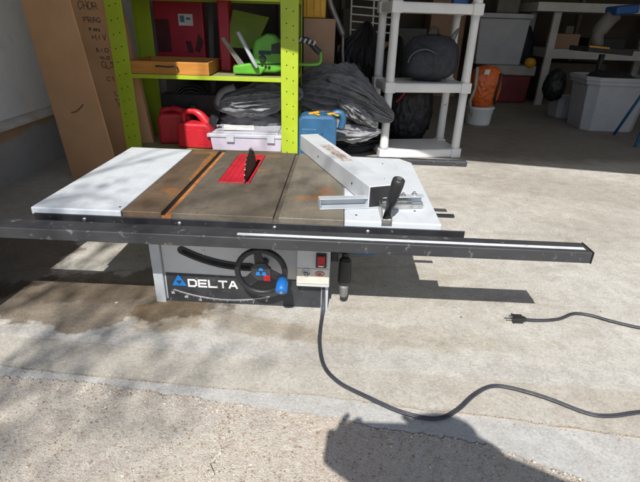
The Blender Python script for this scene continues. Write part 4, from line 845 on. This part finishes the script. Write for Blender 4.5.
# ---------------------------------------------------------------- cardboard leaning at the left wall
cb1=thing('cardboard_sheet',(-1.64,3.02,.003),'tall plain tan cardboard sheet leaning by the grey wall','cardboard')
bm=B();prism(bm,[(-1.48,2.59,.003),(-1.195,2.59,.003),(-1.355,2.63,1.25),(-1.60,2.63,1.25)],(0,.012,0));build('sheet',bm,M['card'],cb1,bevel=.002)
bm=B();tube(bm,crom([(-1.415,2.5985,.40),(-1.39,2.599,.405),(-1.36,2.5995,.425),(-1.34,2.600,.445)],5),.0024,6);build('scratch',bm,M['ink'],cb1)
cb2=thing('cardboard_box',(-1.35,3.08,.003),'tall flattened cardboard box with black handwriting behind the left green post','cardboard box')
bm=B();prism(bm,[(-1.42,3.00,.003),(-1.14,3.08,.003),(-1.30,3.13,1.25),(-1.58,3.05,1.25)],(0,.05,0));build('panel',bm,M['card'],cb2,bevel=.003)
bm=B();q0=V((-1.42,3.00,.003));ex=V((.28,.08,0)).normalized();ez=V((-.16,.05,1.247)).normalized();nn=ex.cross(ez).normalized()
if nn.y>0: nn=-nn
hw=bm;hw.free()
for k,(txt,z,x,cw,chh) in enumerate((('CHOR',.93,.075,.026,.055),('FRAG',.86,.085,.022,.032),('HIV',.76,.105,.028,.04),('AID',.69,.105,.024,.032),('CLS',.60,.115,.026,.045),('CI',.52,.125,.026,.030),('L',.43,.15,.02,.03),('TV',.39,.14,.018,.022),('PAN',.81,.10,.018,.022),('OLD',.65,.12,.017,.02),('SL',.36,.15,.02,.03),('SK',.29,.165,.02,.03),('HI',.23,.17,.018,.022))):
    bm=B();word(bm,txt,q0+ex*(x-.02)+ez*z+nn*.0008,ex,ez,nn,cw*.82,chh*.75,.006,.0035,.14);build('handwriting',bm,M['ink'],cb2)
bm=B();prism(bm,[(-1.24,3.43,.003),(-1.13,3.43,.003),(-1.165,3.47,1.3),(-1.275,3.47,1.3)],(0,.03,0));tag(build('grey_panel',bm,pm('pale grey panel',(.36,.36,.36)),bevel=.003,loc=(-1.2,3.45,0)),'pale grey narrow panel behind the left side of the green rack','panel')
# ---------------------------------------------------------------- photographer and phone (behind the lens, they cast the shadow in front)
ph=thing('smartphone',(0,-.012,.90),'dark smartphone held up in both hands','phone')
def skin(name,chains,m,parent=None,root=0,sub=2):
    me=bpy.data.meshes.new(name);verts=[];edges=[];rad=[]
    for ch in chains:
        prev=None
        for it in ch:
            if isinstance(it,int): idx=it
            else:
                idx=len(verts);verts.append(it[:3]);rad.append(it[3] if len(it)==4 else it[3:])
            if prev is not None: edges.append((prev,idx))
            prev=idx
    L=wloc(parent) if parent else V((0,0,0))
    me.from_pydata([V(v)-L for v in verts],edges,[]);o=bpy.data.objects.new(name,me);COL.objects.link(o);me.materials.append(m)
    if parent:o.parent=parent
    sm=o.modifiers.new('skin','SKIN');sm.use_smooth_shade=True
    for i,v in enumerate(me.skin_vertices[0].data):
        r=rad[i];v.radius=(r,r) if isinstance(r,(int,float)) else r;v.use_root=(i==root)
    s=o.modifiers.new('sub','SUBSURF');s.levels=sub;s.render_levels=sub
    return o
bm=B();box(bm,(-.015,-.020,.852),(.145,-.011,.964));build('body',bm,M['black_plastic'],ph,bevel=.003,seg=3)
bm=B();box(bm,(-.011,-.0208,.888),(.141,-.0202,.960));build('screen',bm,M['glass'],ph)
man=thing('person',(.28,-.70,0),'person in navy shirt and sun hat crouching forward to photograph with a phone','person')
def hand(w,sx,tips):
    ch=[];
    for p in tips: ch.append(p)
    return ch
body=[[(.28,-.74,.74,.13,.12),(.29,-.64,.88,.135,.11),(.30,-.50,1.01,.16,.12),(.335,-.29,1.10,.20,.14),(.25,-.31,1.12,.07),(.205,-.28,1.11,.06),(.18,-.26,1.12,.085),(.175,-.25,1.15,.09),(.175,-.25,1.19,.06)],
 [3,(.15,-.33,1.06,.068),(.07,-.30,.94,.056),(.04,-.20,.89,.056),(.045,-.14,.90,.058),(.030,-.085,.900,.050),(-.045,-.055,.895,.030),(-.040,-.035,.91,.028)],
 [3,(.43,-.32,1.05,.075),(.50,-.25,.93,.060),(.45,-.17,.86,.048),(.33,-.13,.86,.038),(.21,-.075,.87,.028),(.185,-.055,.885,.030),(.170,-.036,.90,.028)],
 [0,(.17,-.74,.70,.10),(.10,-.48,.52,.085),(.08,-.42,.46,.065),(.09,-.62,.27,.055),(.10,-.75,.09,.04),(.09,-.70,.04,.04),(.06,-.56,.03,.035)],
 [0,(.39,-.74,.70,.10),(.46,-.48,.52,.085),(.48,-.42,.46,.065),(.47,-.62,.27,.055),(.46,-.75,.09,.04),(.47,-.70,.04,.04),(.50,-.56,.03,.035)]]
# indices of palm vertices: chest chain 0-8, left arm 9-15, right arm 16-22
LP,RP=15,22
body+=[[LP,(-.030,-.020,.945,.010),(-.022,-.012,.972,.009),(-.012,-.014,.992,.007)],[LP,(-.018,-.024,.945,.010),(.006,-.012,.962,.009),(.022,-.014,.975,.007)],[LP,(-.052,-.014,.925,.010),(-.045,-.004,.905,.009),(-.035,-.006,.89,.008)],[LP,(-.054,-.016,.905,.009),(-.046,-.004,.885,.008),(-.036,-.006,.873,.007)],[LP,(-.035,-.040,.885,.011),(-.02,-.030,.868,.010),(-.008,-.026,.862,.008)],
 [RP,(.160,-.018,.950,.010),(.140,-.008,.972,.009),(.124,-.010,.985,.007)],[RP,(.172,-.012,.930,.010),(.160,-.003,.945,.009),(.145,-.005,.95,.007)],[RP,(.176,-.012,.908,.010),(.163,-.003,.905,.009),(.148,-.005,.90,.007)],[RP,(.172,-.014,.890,.009),(.160,-.004,.885,.008),(.147,-.006,.88,.007)],[RP,(.155,-.042,.885,.011),(.138,-.032,.872,.010),(.125,-.027,.87,.008)]]
skin('body',body,M['skin'],man)
skin('shirt',[[(.28,-.74,.74,.15,.14),(.29,-.64,.88,.155,.13),(.30,-.50,1.01,.18,.14),(.345,-.28,1.115,.235,.16),(.225,-.31,1.12,.08)],[3,(.15,-.34,1.06,.08),(.05,-.33,.94,.064)],[3,(.43,-.32,1.05,.078),(.50,-.25,.93,.066)]],M['cloth'],man)
skin('trousers',[[(.28,-.75,.72,.15,.14),(.17,-.74,.69,.115),(.10,-.48,.52,.10),(.08,-.42,.46,.08),(.09,-.62,.27,.07),(.10,-.74,.12,.06)],[0,(.39,-.74,.69,.115),(.46,-.48,.52,.10),(.48,-.42,.46,.08),(.47,-.62,.27,.07),(.46,-.74,.12,.06)]],pm('denim',(.05,.07,.13)),man)
bm=B();hc=V((.190,-.280,1.150));hx=V((0,.30,.95)).normalized()
tube(bm,[hc-hx*.012,hc-hx*.008,hc,hc+hx*.02,hc+hx*.07,hc+hx*.095],[.150,.152,.142,.098,.088,.05],32);build('sun_hat',bm,pm('straw',(.45,.36,.2)),man,smooth=True)
bm=B();obox(bm,(.18,-.170,1.11),(.03,.03,.035));build('nose',bm,M['skin'],man,bevel=.008)
# ---------------------------------------------------------------- tree standing in the yard behind the photographer
tr=thing('tree',(-2.9,-5.6,-.03),'bare branched tree with young leaves in the yard behind the driveway','tree')
R=random.Random(11);trunk=B();crown=B();leaf=B()
def branch(bm,p,d,L,r,depth):
    pts=[V(p)];rr=[r];n=6
    for i in range(n):
        d=(d+V((R.uniform(-.16,.16),R.uniform(-.16,.16),R.uniform(-.08,.13)))).normalized();pts.append(pts[-1]+d*L/n);rr.append(r*(1-.62*(i+1)/n))
    tube(bm,pts,rr,6,caps=False)
    if depth>0:
        for k in range(4 if depth>1 else 3):
            i=R.randint(2,n);a=V((R.uniform(-1,1),R.uniform(-1,1),R.uniform(-.3,.7)));nd=(d+a*.85).normalized();branch(bm,pts[i],nd,L*R.uniform(.45,.7),rr[i]*.7,depth-1)
    else:
        for q in pts[2:]:
            for _ in range(2):
                c=q+V((R.gauss(0,.05),R.gauss(0,.05),R.gauss(0,.05)));u=V((R.gauss(0,1),R.gauss(0,1),R.gauss(0,1))).normalized();w=u.cross(V((.3,.5,.8))).normalized();s=R.uniform(.012,.026)
                vs=[leaf.verts.new(c+x) for x in (-u*s*1.6,w*s*.7,u*s*1.6,-w*s*.7)];leaf.faces.new(vs)
tp=crom([(-2.9,-5.6,-.03),(-2.85,-5.5,1.0),(-2.75,-5.3,2.4),(-2.7,-5.2,3.8)],6);tube(trunk,tp,[.20-.005*i for i in range(len(tp))],12)
top=tp[-1]
SUNV=V((-.10,-.88,1))
def aim(x,y,z): return V((x,y,0))+SUNV*z
for (x,y,z,r) in ((-.80,1.95,4.4,.017),(-.95,1.45,4.0,.018),(-.75,.95,4.8,.020),(-.85,.55,4.6,.019),(-1.7,.9,4.4,.026),(-.8,2.6,5.0,.017),(-.55,1.15,5.2,.015),(-1.1,.75,3.8,.016)):
    tgt=aim(x,y,z);P=crom([top,top.lerp(tgt,.5)+V((R.uniform(-.2,.2),0,.35)),tgt],6);tube(crown,P,[.06-(.06-r*.4)*min(1,1.6*i/(len(P)-1)) for i in range(len(P))],8)
    for k in (5,8,11,12):
        d=(P[min(k+1,len(P)-1)]-P[k-1]).normalized()
        for _ in range(2): branch(crown,P[k],(d+V((R.uniform(-.8,.8),R.uniform(-.5,.5),R.uniform(-.2,.5)))).normalized(),R.uniform(.5,.9),r*.40,1)
for k in range(5): branch(crown,top,V((R.uniform(-1,.2),R.uniform(-1,.2),.9)).normalized(),2.0,.07,2)
build('trunk',trunk,M['bark'],tr,smooth=True);build('crown',crown,M['bark'],tr,smooth=True);build('leaves',leaf,M['leafy'],tr)
# ---------------------------------------------------------------- camera
f=457.;pitch=math.radians(25.7);roll=math.radians(1.75)
fw=V((0,math.cos(pitch),-math.sin(pitch)));r0=V((1,0,0));d0=V((0,-math.sin(pitch),-math.cos(pitch)))
Rr=r0*math.cos(roll)-d0*math.sin(roll);Dd=r0*math.sin(roll)+d0*math.cos(roll)
cam=bpy.data.cameras.new('camera');co=bpy.data.objects.new('camera',cam);COL.objects.link(co)
m3=Matrix((Rr,-Dd,-fw)).transposed();co.matrix_world=Matrix.Translation((0,0,.9))@m3.to_4x4()
cam.sensor_fit='HORIZONTAL';cam.sensor_width=36;cam.lens=36*f/640;cam.clip_start=.03;cam.clip_end=600
SC.camera=co
# ---------------------------------------------------------------- light
sun=bpy.data.lights.new('sun','SUN');sun.energy=5.0;sun.angle=math.radians(.5);sun.color=(1,.975,.935)
so=bpy.data.objects.new('sun',sun);COL.objects.link(so);so.rotation_euler=SUNV.to_track_quat('Z','Y').to_euler();so.location=(-1,-8,9)
w=bpy.data.worlds.new('World');SC.world=w;w.use_nodes=True;nt=w.node_tree;sky=nt.nodes.new('ShaderNodeTexSky');sky.sky_type='NISHITA';sky.sun_disc=False
sd=SUNV.normalized();sky.sun_elevation=math.asin(sd.z);sky.sun_rotation=math.atan2(sd.x,sd.y)
nt.links.new(sky.outputs[0],nt.nodes['Background'].inputs[0]);nt.nodes['Background'].inputs[1].default_value=.11
vs=SC.view_settings;vs.view_transform='Standard';vs.look='None';vs.exposure=.12;vs.gamma=1;vs.use_curve_mapping=False
